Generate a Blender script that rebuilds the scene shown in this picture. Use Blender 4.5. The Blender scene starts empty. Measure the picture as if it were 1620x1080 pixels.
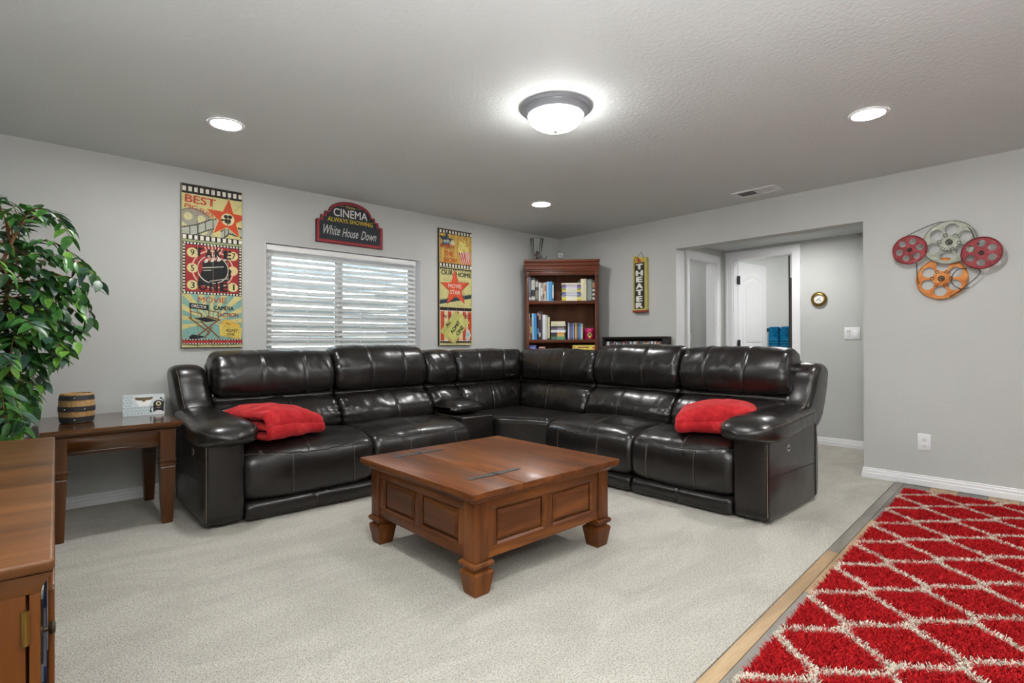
import bpy, bmesh, math, random
import numpy as np
from mathutils import Vector, Matrix, noise

random.seed(7)
SC = bpy.context.scene
COL = SC.collection
PI = math.pi

# ------------------------------------------------------------------ camera
cam_data = bpy.data.cameras.new('camera')
cam = bpy.data.objects.new('camera', cam_data)
COL.objects.link(cam)
cam_data.sensor_width = 36.0
cam_data.lens = 844.53 / 1620 * 36.0
cam_data.clip_start = 0.05
_yaw, _pit, _rol = (math.radians(a) for a in (47.6368, 0.1735, -0.1887))
_F = Vector((math.cos(_pit) * math.cos(_yaw), math.cos(_pit) * math.sin(_yaw), math.sin(_pit)))
_R = Vector((math.sin(_yaw), -math.cos(_yaw), 0))
_U = _R.cross(_F)
_R2 = math.cos(_rol) * _R + math.sin(_rol) * _U
_U2 = -math.sin(_rol) * _R + math.cos(_rol) * _U
cam.matrix_world = Matrix((
    (_R2.x, _U2.x, -_F.x, -5.1016), (_R2.y, _U2.y, -_F.y, -4.6673), (_R2.z, _U2.z, -_F.z, 1.1062), (0, 0, 0, 1)))
SC.camera = cam

# ------------------------------------------------------------------ colour management, sky
SC.view_settings.view_transform = 'Standard'
SC.view_settings.look = 'None'
SC.view_settings.gamma = 1.0
SC.view_settings.use_curve_mapping = False
SC.view_settings.exposure = 2.36
world = bpy.data.worlds.new('sky')
SC.world = world
world.use_nodes = True
_nt = world.node_tree
_sky = _nt.nodes.new('ShaderNodeTexSky')
_sky.sky_type = 'NISHITA'
_sky.sun_disc = False
_sky.sun_elevation = math.radians(52)
_sky.sun_rotation = math.radians(120)
_hs = _nt.nodes.new('ShaderNodeHueSaturation')
_hs.inputs['Saturation'].default_value = 0.30
_nt.links.new(_sky.outputs[0], _hs.inputs['Color'])
_nt.links.new(_hs.outputs[0], _nt.nodes['Background'].inputs[0])
_nt.nodes['Background'].inputs[1].default_value = 1.20

sun_d = bpy.data.lights.new('sun', 'SUN')
sun_d.energy = 1.5
sun_d.color = (1.0, 0.93, 0.84)
sun_d.angle = math.radians(0.6)
sun = bpy.data.objects.new('sun', sun_d)
COL.objects.link(sun)
sun.rotation_euler = Vector((0.62, 0.42, -0.95)).to_track_quat('-Z', 'Y').to_euler()
# added fill light, aimed up behind the camera to brighten the ceiling
fl_d = bpy.data.lights.new('bounce_fill', 'AREA')
fl_d.shape = 'DISK'
fl_d.size = 0.3
fl_d.energy = 31.0
fl_d.color = (0.97, 0.985, 1.0)
fill_light = bpy.data.objects.new('bounce_fill', fl_d)
COL.objects.link(fill_light)
fill_light.location = (-5.0, -4.95, 1.25)
fill_light.rotation_euler = (math.radians(180), 0, 0)

LAMP_DOME = 11.0      # radiance of the frosted dome lamp
LAMP_CAN = 52.0       # radiance of the recessed downlight lenses
LAMP_HALL = 56.0
LAMP_BATH = 62.0

# ------------------------------------------------------------------ helpers: colours, materials
def lin(c):
    c /= 255.0
    return c / 12.92 if c <= 0.04045 else ((c + 0.055) / 1.055) ** 2.4
def rgb(r, g, b):
    return (lin(r), lin(g), lin(b), 1.0)

def base_mat(name, color=None, rough=0.5, metal=0.0, spec=0.5, coat=0.0):
    m = bpy.data.materials.new(name)
    m.use_nodes = True
    b = m.node_tree.nodes['Principled BSDF']
    if color: b.inputs['Base Color'].default_value = color
    b.inputs['Roughness'].default_value = rough
    b.inputs['Metallic'].default_value = metal
    b.inputs['Specular IOR Level'].default_value = spec
    b.inputs['Coat Weight'].default_value = coat
    b.inputs['Coat Roughness'].default_value = 0.15
    return m, m.node_tree, b

def coords(nt, scale=(1, 1, 1), rot=(0, 0, 0), kind='Object'):
    tc = nt.nodes.new('ShaderNodeTexCoord')
    mp = nt.nodes.new('ShaderNodeMapping')
    mp.inputs['Scale'].default_value = scale
    mp.inputs['Rotation'].default_value = rot
    nt.links.new(tc.outputs[kind], mp.inputs[0])
    return mp.outputs[0]
def tnoise(nt, vec, scale, detail=3, rough=0.55, dist=0.0):
    n = nt.nodes.new('ShaderNodeTexNoise')
    n.inputs['Scale'].default_value = scale
    n.inputs['Detail'].default_value = detail
    n.inputs['Roughness'].default_value = rough
    n.inputs['Distortion'].default_value = dist
    nt.links.new(vec, n.inputs['Vector'])
    return n.outputs['Fac']
def ramp(nt, fac, stops):
    r = nt.nodes.new('ShaderNodeValToRGB')
    e = r.color_ramp.elements
    while len(e) < len(stops): e.new(0.5)
    for i, (p, c) in enumerate(stops):
        e[i].position = p
        e[i].color = c
    nt.links.new(fac, r.inputs[0])
    return r.outputs[0]
def bump(nt, b, h, strength, dist):
    n = nt.nodes.new('ShaderNodeBump')
    n.inputs['Strength'].default_value = strength
    n.inputs['Distance'].default_value = dist
    nt.links.new(h, n.inputs['Height'])
    nt.links.new(n.outputs[0], b.inputs['Normal'])
def mixc(nt, a, b_, fac, mode='MIX'):
    m = nt.nodes.new('ShaderNodeMix')
    m.data_type = 'RGBA'
    m.blend_type = mode
    for sock, v in ((m.inputs[6], a), (m.inputs[7], b_), (m.inputs[0], fac)):
        if hasattr(v, 'is_output'): nt.links.new(v, sock)
        else: sock.default_value = v
    return m.outputs[2]

_plain = {}
def plain(r, g, b, rough=0.5, metal=0.0, coat=0.0, spec=0.5):
    k = (r, g, b, rough, metal, coat, spec)
    if k not in _plain:
        m, nt, bs = base_mat('paint_%d_%d_%d' % (r, g, b), None, rough, metal, spec, coat)
        v = coords(nt)
        f = tnoise(nt, v, 35, 3)
        c = rgb(r, g, b)
        d = tuple(x * (0.97 if min(r, g, b) > 200 else 0.88) for x in c[:3]) + (1,)
        nt.links.new(ramp(nt, f, [(0.3, d), (0.7, c)]), bs.inputs['Base Color'])
        _plain[k] = m
    return _plain[k]

def wall_paint(name, c, bs_scale, strength, dist):
    m, nt, b = base_mat(name, c, 0.75, spec=0.25)
    v = coords(nt)
    n1 = tnoise(nt, v, bs_scale, 4, 0.6, 0.4)
    bump(nt, b, n1, strength, dist)
    n2 = tnoise(nt, v, 1.3, 2)
    c2 = tuple(x * 0.97 for x in c[:3]) + (1,)
    nt.links.new(ramp(nt, n2, [(0.35, c2), (0.65, c)]), b.inputs['Base Color'])
    return m

def wood(name, dark, mid, light, axis='x', rough=0.33, coat=0.15, freq=9.0, contrast=1.0):
    m, nt, b = base_mat(name, None, rough, spec=0.28, coat=coat)
    s = {'x': (0.09, 1, 1), 'y': (1, 0.09, 1), 'z': (1, 1, 0.09)}[axis]
    v = coords(nt, s)
    big = tnoise(nt, v, freq, 4, 0.6, 1.2)
    fine = tnoise(nt, v, freq * 11, 3, 0.6, 0.3)
    c = ramp(nt, big, [(0.25, dark), (0.5, mid), (0.78, light)])
    g = ramp(nt, fine, [(0.3, (0.72, 0.70, 0.68, 1)), (0.62, (1, 1, 1, 1))])
    c = mixc(nt, c, g, 0.55 * contrast, 'MULTIPLY')
    nt.links.new(c, b.inputs['Base Color'])
    bump(nt, b, fine, 0.08, 0.002)
    return m

M = {}
M['wall'] = wall_paint('wall_paint', rgb(197, 198, 195), 75, 0.22, 0.006)
M['ceiling'] = wall_paint('ceiling_paint', rgb(210, 214, 213), 48, 0.32, 0.012)
M['white'] = plain(236, 236, 238, 0.38)
M['white_soft'] = plain(226, 226, 228, 0.5)

def carpet_mat():
    m, nt, b = base_mat('carpet_pile', None, 0.95, spec=0.1)
    v = coords(nt)
    f1 = tnoise(nt, v, 150, 3, 0.75)
    f2 = tnoise(nt, coords(nt, (0.8, 2.0, 1), (0, 0, 0.6)), 1.5, 4, 0.6, 1.4)
    f3 = tnoise(nt, v, 42, 4, 0.75)
    c1 = ramp(nt, f1, [(0.36, rgb(178, 170, 154)), (0.5, rgb(245, 238, 223)), (0.64, rgb(255, 254, 248))])
    c2 = ramp(nt, f2, [(0.40, (0.875, 0.87, 0.86, 1)), (0.58, (1, 1, 1, 1))])
    c3 = ramp(nt, f3, [(0.35, (0.90, 0.89, 0.875, 1)), (0.58, (1, 1, 1, 1))])
    c = mixc(nt, c1, c2, 1.0, 'MULTIPLY')
    c = mixc(nt, c, c3, 0.9, 'MULTIPLY')
    nt.links.new(c, b.inputs['Base Color'])
    bump(nt, b, f1, 1.0, 0.02)
    b.inputs['Sheen Weight'].default_value = 0.25
    return m
M['carpet'] = carpet_mat()

def leather_mat():
    m, nt, b = base_mat('dark_leather', None, 0.36, spec=0.5, coat=0.25)
    b.inputs['Coat Roughness'].default_value = 0.22
    v = coords(nt)
    n1 = tnoise(nt, v, 7, 4, 0.6, 0.8)
    n2 = tnoise(nt, v, 190, 2, 0.6)
    n3 = tnoise(nt, v, 24, 4, 0.6, 0.5)
    nt.links.new(ramp(nt, n1, [(0.3, rgb(17, 15, 14)), (0.7, rgb(31, 26, 24))]), b.inputs['Base Color'])
    nt.links.new(ramp(nt, n3, [(0.3, (0.27,) * 3 + (1,)), (0.7, (0.34,) * 3 + (1,))]), b.inputs['Roughness'])
    mx = mixc(nt, n3, n2, 0.75)
    bump(nt, b, mx, 0.10, 0.004)
    return m
M['leather'] = leather_mat()
M['leather_dark'] = plain(20, 18, 18, 0.6)
M['piping'] = plain(22, 19, 18, 0.45)
M['stitch'] = plain(138, 126, 110, 0.7)
M['stitch_dark'] = plain(52, 47, 42, 0.6)

W_D, W_M, W_L = rgb(54, 26, 9), rgb(102, 55, 21), rgb(148, 88, 38)
M['wood_x'] = wood('table_wood_x', W_D, W_M, W_L, 'x', 0.40, 0.06, 7.0, 1.2)
M['wood_y'] = wood('table_wood_y', W_D, W_M, W_L, 'y', 0.40, 0.06, 7.0, 1.2)
M['wood_z'] = wood('table_wood_z', W_D, W_M, W_L, 'z', 0.40, 0.06, 7.0, 1.2)
M['end_x'] = wood('end_table_wood_x', rgb(48, 26, 11), rgb(82, 48, 22), rgb(108, 68, 34), 'x', 0.13, 0.5, 6)
M['end_z'] = wood('end_table_wood_z', rgb(50, 26, 10), rgb(86, 48, 20), rgb(110, 64, 28), 'z', 0.3, 0.2, 6)
M['tv_y'] = wood('cabinet_wood_y', rgb(66, 38, 17), rgb(100, 61, 29), rgb(128, 84, 43), 'x', 0.38, 0.1, 8, 0.7)
M['tv_z'] = wood('cabinet_wood_z', rgb(72, 36, 8), rgb(106, 58, 14), rgb(130, 76, 22), 'z', 0.35, 0.1, 6, 0.7)
M['shelf_x'] = wood('bookcase_wood_x', rgb(52, 19, 4), rgb(98, 42, 10), rgb(126, 60, 18), 'x', 0.42, 0.05, 7)
M['shelf_z'] = wood('bookcase_wood_z', rgb(50, 19, 4), rgb(92, 40, 10), rgb(116, 55, 16), 'z', 0.42, 0.05, 7)
M['espresso'] = wood('espresso_wood', rgb(22, 19, 17), rgb(34, 30, 27), rgb(46, 41, 37), 'y', 0.5, 0.0, 7)
M['iron'] = plain(74, 74, 74, 0.5, 0.3)
M['pewter'] = plain(150, 154, 160, 0.38, 0.35)
M['black'] = plain(26, 25, 26, 0.5)
M['brass'] = plain(150, 122, 62, 0.3, 0.9)
M['bronze'] = plain(62, 52, 42, 0.4, 0.7)
M['steel'] = plain(150, 146, 138, 0.35, 0.9)

def emit(name, strength, c=(1, 0.995, 0.985, 1)):
    m, nt, b = base_mat(name, (0.9, 0.9, 0.9, 1), 0.4)
    b.inputs['Emission Color'].default_value = c
    b.inputs['Emission Strength'].default_value = strength
    return m
def glass_mat(name, tint=(1, 1, 1, 1), rough=0.0, mix=0.12):
    m = bpy.data.materials.new(name)
    m.use_nodes = True
    nt = m.node_tree
    nt.nodes.clear()
    o = nt.nodes.new('ShaderNodeOutputMaterial')
    t = nt.nodes.new('ShaderNodeBsdfTransparent')
    t.inputs[0].default_value = tint
    g = nt.nodes.new('ShaderNodeBsdfGlossy')
    g.inputs['Roughness'].default_value = rough
    fr = nt.nodes.new('ShaderNodeFresnel')
    fr.inputs[0].default_value = 1.45
    mx = nt.nodes.new('ShaderNodeMixShader')
    nt.links.new(fr.outputs[0], mx.inputs[0])
    nt.links.new(t.outputs[0], mx.inputs[1])
    nt.links.new(g.outputs[0], mx.inputs[2])
    nt.links.new(mx.outputs[0], o.inputs[0])
    return m
M['glass'] = glass_mat('window_glass', (0.93, 0.95, 0.95, 1))
M['vase_glass'] = glass_mat('vase_glass', (0.97, 0.98, 0.975, 1), 0.05)

# ------------------------------------------------------------------ helpers: objects
MW = {}
def wmat(o):
    return MW[o.name] if o is not None else Matrix.Identity(4)

def thing(name, label, cat, loc=(0, 0, 0), rotz=0.0, group=None, kind=None):
    o = bpy.data.objects.new(name, None)
    COL.objects.link(o)
    o.empty_display_size = 0.1
    o.location = loc
    o.rotation_euler = (0, 0, rotz)
    MW[o.name] = Matrix.Translation(Vector(loc)) @ Matrix.Rotation(rotz, 4, 'Z')
    if label: o['label'] = label
    if cat: o['category'] = cat
    if group: o['group'] = group
    if kind: o['kind'] = kind
    return o
def tag(o, label=None, cat=None, group=None, kind=None):
    for k, v in (('label', label), ('category', cat), ('group', group), ('kind', kind)):
        if v: o[k] = v
    return o
def link_mesh(name, me, parent=None):
    o = bpy.data.objects.new(name, me)
    COL.objects.link(o)
    if parent is not None: o.parent = parent
    MW[o.name] = wmat(parent).copy()
    return o

class MB:
    def __init__(s): s.v = []; s.f = []
    def add(s, vs, fs, mtx=None):
        n = len(s.v)
        if mtx is not None: vs = [mtx @ Vector(p) for p in vs]
        s.v.extend(tuple(p) for p in vs)
        s.f.extend(tuple(i + n for i in f) for f in fs)
        return s
    def box(s, x0, x1, y0, y1, z0, z1, mtx=None):
        vs = [(x, y, z) for x in (x0, x1) for y in (y0, y1) for z in (z0, z1)]
        return s.add(vs, [(0, 1, 3, 2), (4, 6, 7, 5), (0, 4, 5, 1), (2, 3, 7, 6), (0, 2, 6, 4), (1, 5, 7, 3)], mtx)
    def bm(s, b, mtx=None):
        b.verts.ensure_lookup_table()
        b.verts.index_update()
        s.add([v.co.copy() for v in b.verts], [[v.index for v in f.verts] for f in b.faces], mtx)
        b.free()
        return s
    def rbox(s, x0, x1, y0, y1, z0, z1, r=0.005, seg=2, mtx=None):
        b = bmesh.new()
        bmesh.ops.create_cube(b, size=1)
        for v in b.verts:
            v.co = Vector(((x0 + x1) / 2 + v.co.x * (x1 - x0), (y0 + y1) / 2 + v.co.y * (y1 - y0), (z0 + z1) / 2 + v.co.z * (z1 - z0)))
        r = min(r, 0.45 * min(abs(x1 - x0), abs(y1 - y0), abs(z1 - z0)))
        bmesh.ops.bevel(b, geom=list(b.edges), offset=r, segments=seg, profile=0.5, affect='EDGES')
        return s.bm(b, mtx)
    def frustum(s, cx, cy, z0, hx0, hy0, z1, hx1, hy1, mtx=None):
        vs = [(cx + sx * hx, cy + sy * hy, z) for (z, hx, hy) in ((z0, hx0, hy0), (z1, hx1, hy1)) for (sx, sy) in ((-1, -1), (1, -1), (1, 1), (-1, 1))]
        return s.add(vs, [(3, 2, 1, 0), (4, 5, 6, 7)] + [(i, (i + 1) % 4, 4 + (i + 1) % 4, 4 + i) for i in range(4)], mtx)
    def stack(s, cx, cy, prof, mtx=None):
        """square section turned by a profile of (half width x, half width y, z)"""
        vs, fs = [], []
        for (hx, hy, z) in prof:
            vs += [(cx - hx, cy - hy, z), (cx + hx, cy - hy, z), (cx + hx, cy + hy, z), (cx - hx, cy + hy, z)]
        for k in range(len(prof) - 1):
            for i in range(4):
                fs.append((4 * k + i, 4 * k + (i + 1) % 4, 4 * k + 4 + (i + 1) % 4, 4 * k + 4 + i))
        n = 4 * (len(prof) - 1)
        fs += [(3, 2, 1, 0), (n, n + 1, n + 2, n + 3)]
        return s.add(vs, fs, mtx)
    def rings(s, rings, closed=False, cap=True, mtx=None):
        n = len(rings[0])
        vs = [p for r in rings for p in r]
        fs = []
        m = len(rings)
        for k in range(m if closed else m - 1):
            a, b = k * n, ((k + 1) % m) * n
            for i in range(n):
                j = (i + 1) % n
                fs.append((a + i, a + j, b + j, b + i))
        if cap and not closed:
            fs.append(tuple(range(n - 1, -1, -1)))
            fs.append(tuple(range((m - 1) * n, m * n)))
        return s.add(vs, fs, mtx)
    def tube(s, pts, r, n=8, closed=False, mtx=None):
        pts = [Vector(p) for p in pts]
        m = len(pts)
        rr = r if hasattr(r, '__len__') else [r] * m
        rings = []
        up = None
        for i, p in enumerate(pts):
            a = pts[(i - 1) % m] if (closed or i > 0) else p
            b = pts[(i + 1) % m] if (closed or i < m - 1) else p
            t = (b - a)
            t = t.normalized() if t.length > 1e-9 else Vector((0, 0, 1))
            if up is None:
                up = Vector((0, 0, 1)) if abs(t.z) < 0.9 else Vector((1, 0, 0))
            x = up - t * up.dot(t)
            if x.length < 1e-6: x = t.orthogonal()
            x.normalize()
            up = x
            y = t.cross(x)
            rings.append([p + (x * math.cos(2 * PI * k / n) + y * math.sin(2 * PI * k / n)) * rr[i] for k in range(n)])
        return s.rings(rings, closed, not closed, mtx)
    def lathe(s, prof, n=32, c=(0, 0), cap=True, mtx=None):
        rings = [[(c[0] + r * math.cos(2 * PI * k / n), c[1] + r * math.sin(2 * PI * k / n), z) for k in range(n)] for (r, z) in prof]
        return s.rings(rings, False, cap, mtx)
    def prism(s, poly, axis, a0, a1, mtx=None):
        """poly of 2D points extruded along axis: 'y' -> (x,z), 'x' -> (y,z), 'z' -> (x,y)"""
        def P(p, a):
            return {'y': (p[0], a, p[1]), 'x': (a, p[0], p[1]), 'z': (p[0], p[1], a)}[axis]
        n = len(poly)
        vs = [P(p, a0) for p in poly] + [P(p, a1) for p in poly]
        fs = [tuple(range(n - 1, -1, -1)), tuple(range(n, 2 * n))] + [(i, (i + 1) % n, n + (i + 1) % n, n + i) for i in range(n)]
        return s.add(vs, fs, mtx)
    def mesh(s, name, mat, smooth=35, inv=None):
        me = bpy.data.meshes.new(name)
        vs = s.v if inv is None else [inv @ Vector(p) for p in s.v]
        me.from_pydata([tuple(p) for p in vs], [], s.f)
        b = bmesh.new()
        b.from_mesh(me)
        bmesh.ops.recalc_face_normals(b, faces=b.faces)
        b.to_mesh(me)
        b.free()
        if mat is not None: me.materials.append(mat)
        if smooth:
            me.shade_smooth()
            me.set_sharp_from_angle(angle=math.radians(smooth))
        return me
    def build(s, name, mat, parent=None, smooth=35, local=False):
        """vertices are in world space unless local"""
        inv = None if (local or parent is None) else wmat(parent).inverted()
        return link_mesh(name, s.mesh(name, mat, smooth, inv), parent)

def bx(name, mat, parent, x0, x1, y0, y1, z0, z1, r=0.0, local=False, seg=2):
    m = MB()
    if r > 0: m.rbox(x0, x1, y0, y1, z0, z1, r, seg)
    else: m.box(x0, x1, y0, y1, z0, z1)
    return m.build(name, mat, parent, 35, local)
def struct(o, label=None):
    o['kind'] = 'structure'
    if label: o['label'] = label
    return o
def catmull(pts, n, closed=True):
    P = [Vector(p) for p in pts]
    m = len(P)
    out = []
    segs = m if closed else m - 1
    for k in range(segs):
        if closed: a, b, c, d = P[(k - 1) % m], P[k], P[(k + 1) % m], P[(k + 2) % m]
        else: a, b, c, d = P[max(k - 1, 0)], P[k], P[k + 1], P[min(k + 2, m - 1)]
        for j in range(n):
            t = j / n
            out.append(0.5 * ((2 * b) + (c - a) * t + (2 * a - 5 * b + 4 * c - d) * t * t + (3 * b - a - 3 * c + d) * t ** 3))
    if not closed: out.append(P[-1].copy())
    return out
def resample(pts, n, closed=True):
    L = [0.0]
    m = len(pts)
    for i in range(m if closed else m - 1):
        L.append(L[-1] + (pts[(i + 1) % m] - pts[i]).length)
    out = []
    k = 0
    for i in range(n):
        d = L[-1] * i / (n if closed else n - 1)
        while k < len(L) - 2 and L[k + 1] < d: k += 1
        t = (d - L[k]) / max(L[k + 1] - L[k], 1e-9)
        out.append(pts[k % m].lerp(pts[(k + 1) % m], t))
    return out

# 2D print and lettering ------------------------------------------------
_txt = {}
def text2d(s, bold=0.0, spacing=1.0):
    k = (s, bold, spacing)
    if k not in _txt:
        cu = bpy.data.curves.new('letters', 'FONT')
        cu.body = s
        cu.size = 1.0
        cu.offset = bold
        cu.space_character = spacing
        cu.resolution_u = 3
        cu.fill_mode = 'FRONT'
        o = bpy.data.objects.new('letters', cu)
        COL.objects.link(o)
        dg = bpy.context.evaluated_depsgraph_get()
        me = bpy.data.meshes.new_from_object(o.evaluated_get(dg))
        vs = [(v.co.x, v.co.y) for v in me.vertices]
        fs = [tuple(p.vertices) for p in me.polygons]
        bpy.data.objects.remove(o)
        bpy.data.curves.remove(cu)
        bpy.data.meshes.remove(me)
        _txt[k] = (vs, fs)
    return _txt[k]
def curve_solid(loops, depth, res=6, bevel=0.0):
    """closed 2D loops (holes allowed) -> solid plate centred on z=0"""
    cu = bpy.data.curves.new('plate', 'CURVE')
    cu.dimensions = '2D'
    cu.fill_mode = 'BOTH'
    cu.extrude = depth / 2
    cu.bevel_depth = bevel
    cu.bevel_resolution = 1
    for lp in loops:
        sp = cu.splines.new('POLY')
        sp.points.add(len(lp) - 1)
        for p, q in zip(sp.points, lp): p.co = (q[0], q[1], 0, 1)
        sp.use_cyclic_u = True
    o = bpy.data.objects.new('plate', cu)
    COL.objects.link(o)
    dg = bpy.context.evaluated_depsgraph_get()
    me = bpy.data.meshes.new_from_object(o.evaluated_get(dg))
    vs = [tuple(v.co) for v in me.vertices]
    fs = [tuple(p.vertices) for p in me.polygons]
    bpy.data.objects.remove(o)
    bpy.data.curves.remove(cu)
    bpy.data.meshes.remove(me)
    return vs, fs
def circ(cx, cy, r, n=24, ry=None, a0=0.0):
    ry = r if ry is None else ry
    return [(cx + r * math.cos(a0 + 2 * PI * i / n), cy + ry * math.sin(a0 + 2 * PI * i / n)) for i in range(n)]
def star(cx, cy, R, r=None, rot=0.0, sx=1.0):
    r = R * 0.40 if r is None else r
    return [(cx + sx * (R if i % 2 == 0 else r) * math.sin(rot + PI * i / 5), cy + (R if i % 2 == 0 else r) * math.cos(rot + PI * i / 5)) for i in range(10)]

class Print:
    """flat print of one colour on a plane (u right, v up)"""
    def __init__(s): s.v = []; s.f = []
    def poly(s, p):
        n = len(s.v)
        zo = (len(s.f) % 12) * 2e-5
        s.v += [(q[0], q[1], zo) for q in p]
        s.f.append(tuple(range(n, n + len(p))))
        return s
    def rect(s, u0, u1, v0, v1): return s.poly([(u0, v0), (u1, v0), (u1, v1), (u0, v1)])
    def ring(s, cx, cy, r0, r1, n=32, a0=0, a1=2 * PI, k=1.0):
        for i in range(n):
            a, b = a0 + (a1 - a0) * i / n, a0 + (a1 - a0) * (i + 1) / n
            s.poly([(cx + r0 * math.cos(a), cy + k * r0 * math.sin(a)), (cx + r1 * math.cos(a), cy + k * r1 * math.sin(a)),
                    (cx + r1 * math.cos(b), cy + k * r1 * math.sin(b)), (cx + r0 * math.cos(b), cy + k * r0 * math.sin(b))])
        return s
    def line(s, pts, w):
        for (a, b) in zip(pts[:-1], pts[1:]):
            d = Vector((b[0] - a[0], b[1] - a[1]))
            if d.length < 1e-9: continue
            d.normalize()
            nx, ny = -d.y * w / 2, d.x * w / 2
            e = d * w * 0.3
            s.poly([(a[0] - nx - e.x, a[1] - ny - e.y), (b[0] - nx + e.x, b[1] - ny + e.y), (b[0] + nx + e.x, b[1] + ny + e.y), (a[0] + nx - e.x, a[1] + ny - e.y)])
        return s
    def text(s, t, u, v, h, w=None, bold=0.02, rot=0.0, shear=0.0, spacing=1.0, align='c'):
        """lettering of cap height h, fitted to width w, centred on (u, v)"""
        vs, fs = text2d(t, 0.0, spacing)
        x0, x1 = min(p[0] for p in vs), max(p[0] for p in vs)
        y0, y1 = min(p[1] for p in vs), max(p[1] for p in vs)
        ky = h / (y1 - y0)
        kx = ky if w is None else w / (x1 - x0)
        ca, sa = math.cos(rot), math.sin(rot)
        bs = bold * 1.15
        for ci_, (ox, oy) in enumerate([(0, 0)] if bold < .004 else [(-bs, 0), (0, -bs * .6), (0, bs * .6), (bs, 0)]):
            n = len(s.v)
            for (x, y) in vs:
                yy = (y + oy - (y0 + y1) / 2) * ky
                xx = (x + ox - (x0 + x1) / 2) * kx + shear * yy
                s.v.append((u + ca * xx - sa * yy, v + sa * xx + ca * yy, ci_ * 4e-5))
            s.f += [tuple(i + n for i in f) for f in fs]
        return s
    def build(s, name, mat, parent, mtx, off, cuts=(), cw=0.0016, clip=None):
        """mtx maps (u, v, out) to world; cuts = u positions of board joints the print is parted at"""
        b = bmesh.new()
        vs = [b.verts.new((p[0], p[1], off + p[2])) for p in s.v]
        for f in s.f:
            try: b.faces.new([vs[i] for i in f])
            except ValueError: pass
        if clip:
            for (co, no) in (((clip[0], 0, 0), (-1, 0, 0)), ((clip[1], 0, 0), (1, 0, 0)), ((0, clip[2], 0), (0, -1, 0)), ((0, clip[3], 0), (0, 1, 0))):
                bmesh.ops.bisect_plane(b, geom=b.verts[:] + b.edges[:] + b.faces[:], plane_co=co, plane_no=no, clear_outer=True)
        if cuts:
            bmesh.ops.triangulate(b, faces=b.faces[:])
            for c in cuts:
                for e in (-cw, cw):
                    bmesh.ops.bisect_plane(b, geom=b.verts[:] + b.edges[:] + b.faces[:], plane_co=(c + e, 0, 0), plane_no=(1, 0, 0))
            dead = [f for f in b.faces if any(abs(f.calc_center_median().x - c) < cw for c in cuts)]
            bmesh.ops.delete(b, geom=dead, context='FACES')
        m = MB()
        m.bm(b, mtx)
        me = bpy.data.meshes.new(name)
        inv = wmat(parent).inverted()
        me.from_pydata([tuple(inv @ Vector(p)) for p in m.v], [], m.f)
        me.materials.append(mat)
        return link_mesh(name, me, parent)

def plane_A(u0, z0, y=0.0):      # on the window wall: u -> +x, v -> +z, out -> -y
    return Matrix(((1, 0, 0, u0), (0, 0, -1, y), (0, 1, 0, z0), (0, 0, 0, 1)))
def plane_B(y0, z0, x=0.0):      # on the right wall: u -> -y, v -> +z, out -> -x
    return Matrix(((0, 0, -1, x), (-1, 0, 0, y0), (0, 1, 0, z0), (0, 0, 0, 1)))

H = 2.44
XL, YF = -5.64, -7.6     # left wall, wall behind the camera

# ================================================================== STRUCTURE
def solid_with_hole(x0, x1, z0, z1, hx0, hx1, hz0, hz1, y0, y1):
    m = MB()
    o = [(x0, z0), (x1, z0), (x1, z1), (x0, z1)]
    h = [(hx0, hz0), (hx1, hz0), (hx1, hz1), (hx0, hz1)]
    vs = [(p[0], y, p[1]) for y in (y0, y1) for p in o + h]
    fs = []
    for i in range(4):
        j = (i + 1) % 4
        fs += [(i, j, 4 + j, 4 + i), (8 + i, 12 + i, 12 + j, 8 + j), (4 + i, 4 + j, 12 + j, 12 + i), (i, 8 + i, 8 + j, j)]
    return m.add(vs, fs)

WX0, WX1, WZ0, WZ1 = -3.62, -2.10, 0.80, 1.957
struct(solid_with_hole(XL - 0.15, 0.16, -0.1, H + 0.1, WX0, WX1, WZ0, WZ1, 0.0, 0.16).build('wall_back', M['wall']))
OY0, OY1, OZ = -1.656, -3.37, 2.10
poly = [(0.0, -0.1), (0.0, H + 0.1), (YF - 0.15, H + 0.1), (YF - 0.15, -0.1), (OY1, -0.1), (OY1, OZ), (OY0, OZ), (OY0, -0.1)]
struct(MB().prism(poly, 'x', 0.0, 0.16).build('wall_right', M['wall']))
struct(bx('wall_left', M['wall'], None, XL - 0.15, XL, YF - 0.15, 0.0, -0.1, H + 0.1))
struct(bx('wall_front', M['wall'], None, XL, 0.0, YF - 0.15, YF, -0.1, H + 0.1))
struct(bx('ceiling', M['ceiling'], None, XL, 0.0, YF, 0.0, H, H + 0.1))

floor = struct(bx('floor', plain(120, 112, 100, 0.9), None, XL, 3.2, YF, 0.16, -0.1, -0.012))
def edge_y(x): return -3.583 + 0.055 * x
cp = [(XL, 0.0), (0.0, 0.0), (0.0, OY0), (0.16, OY0), (0.16, -0.2), (3.05, -0.2), (3.05, -4.4), (0.16, -4.4), (0.16, OY1), (0.0, OY1), (0.0, edge_y(0)), (XL, edge_y(XL))]
car = MB().prism(cp, 'z', -0.0119, 0.0).build('carpet', M['carpet'], floor)
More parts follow.
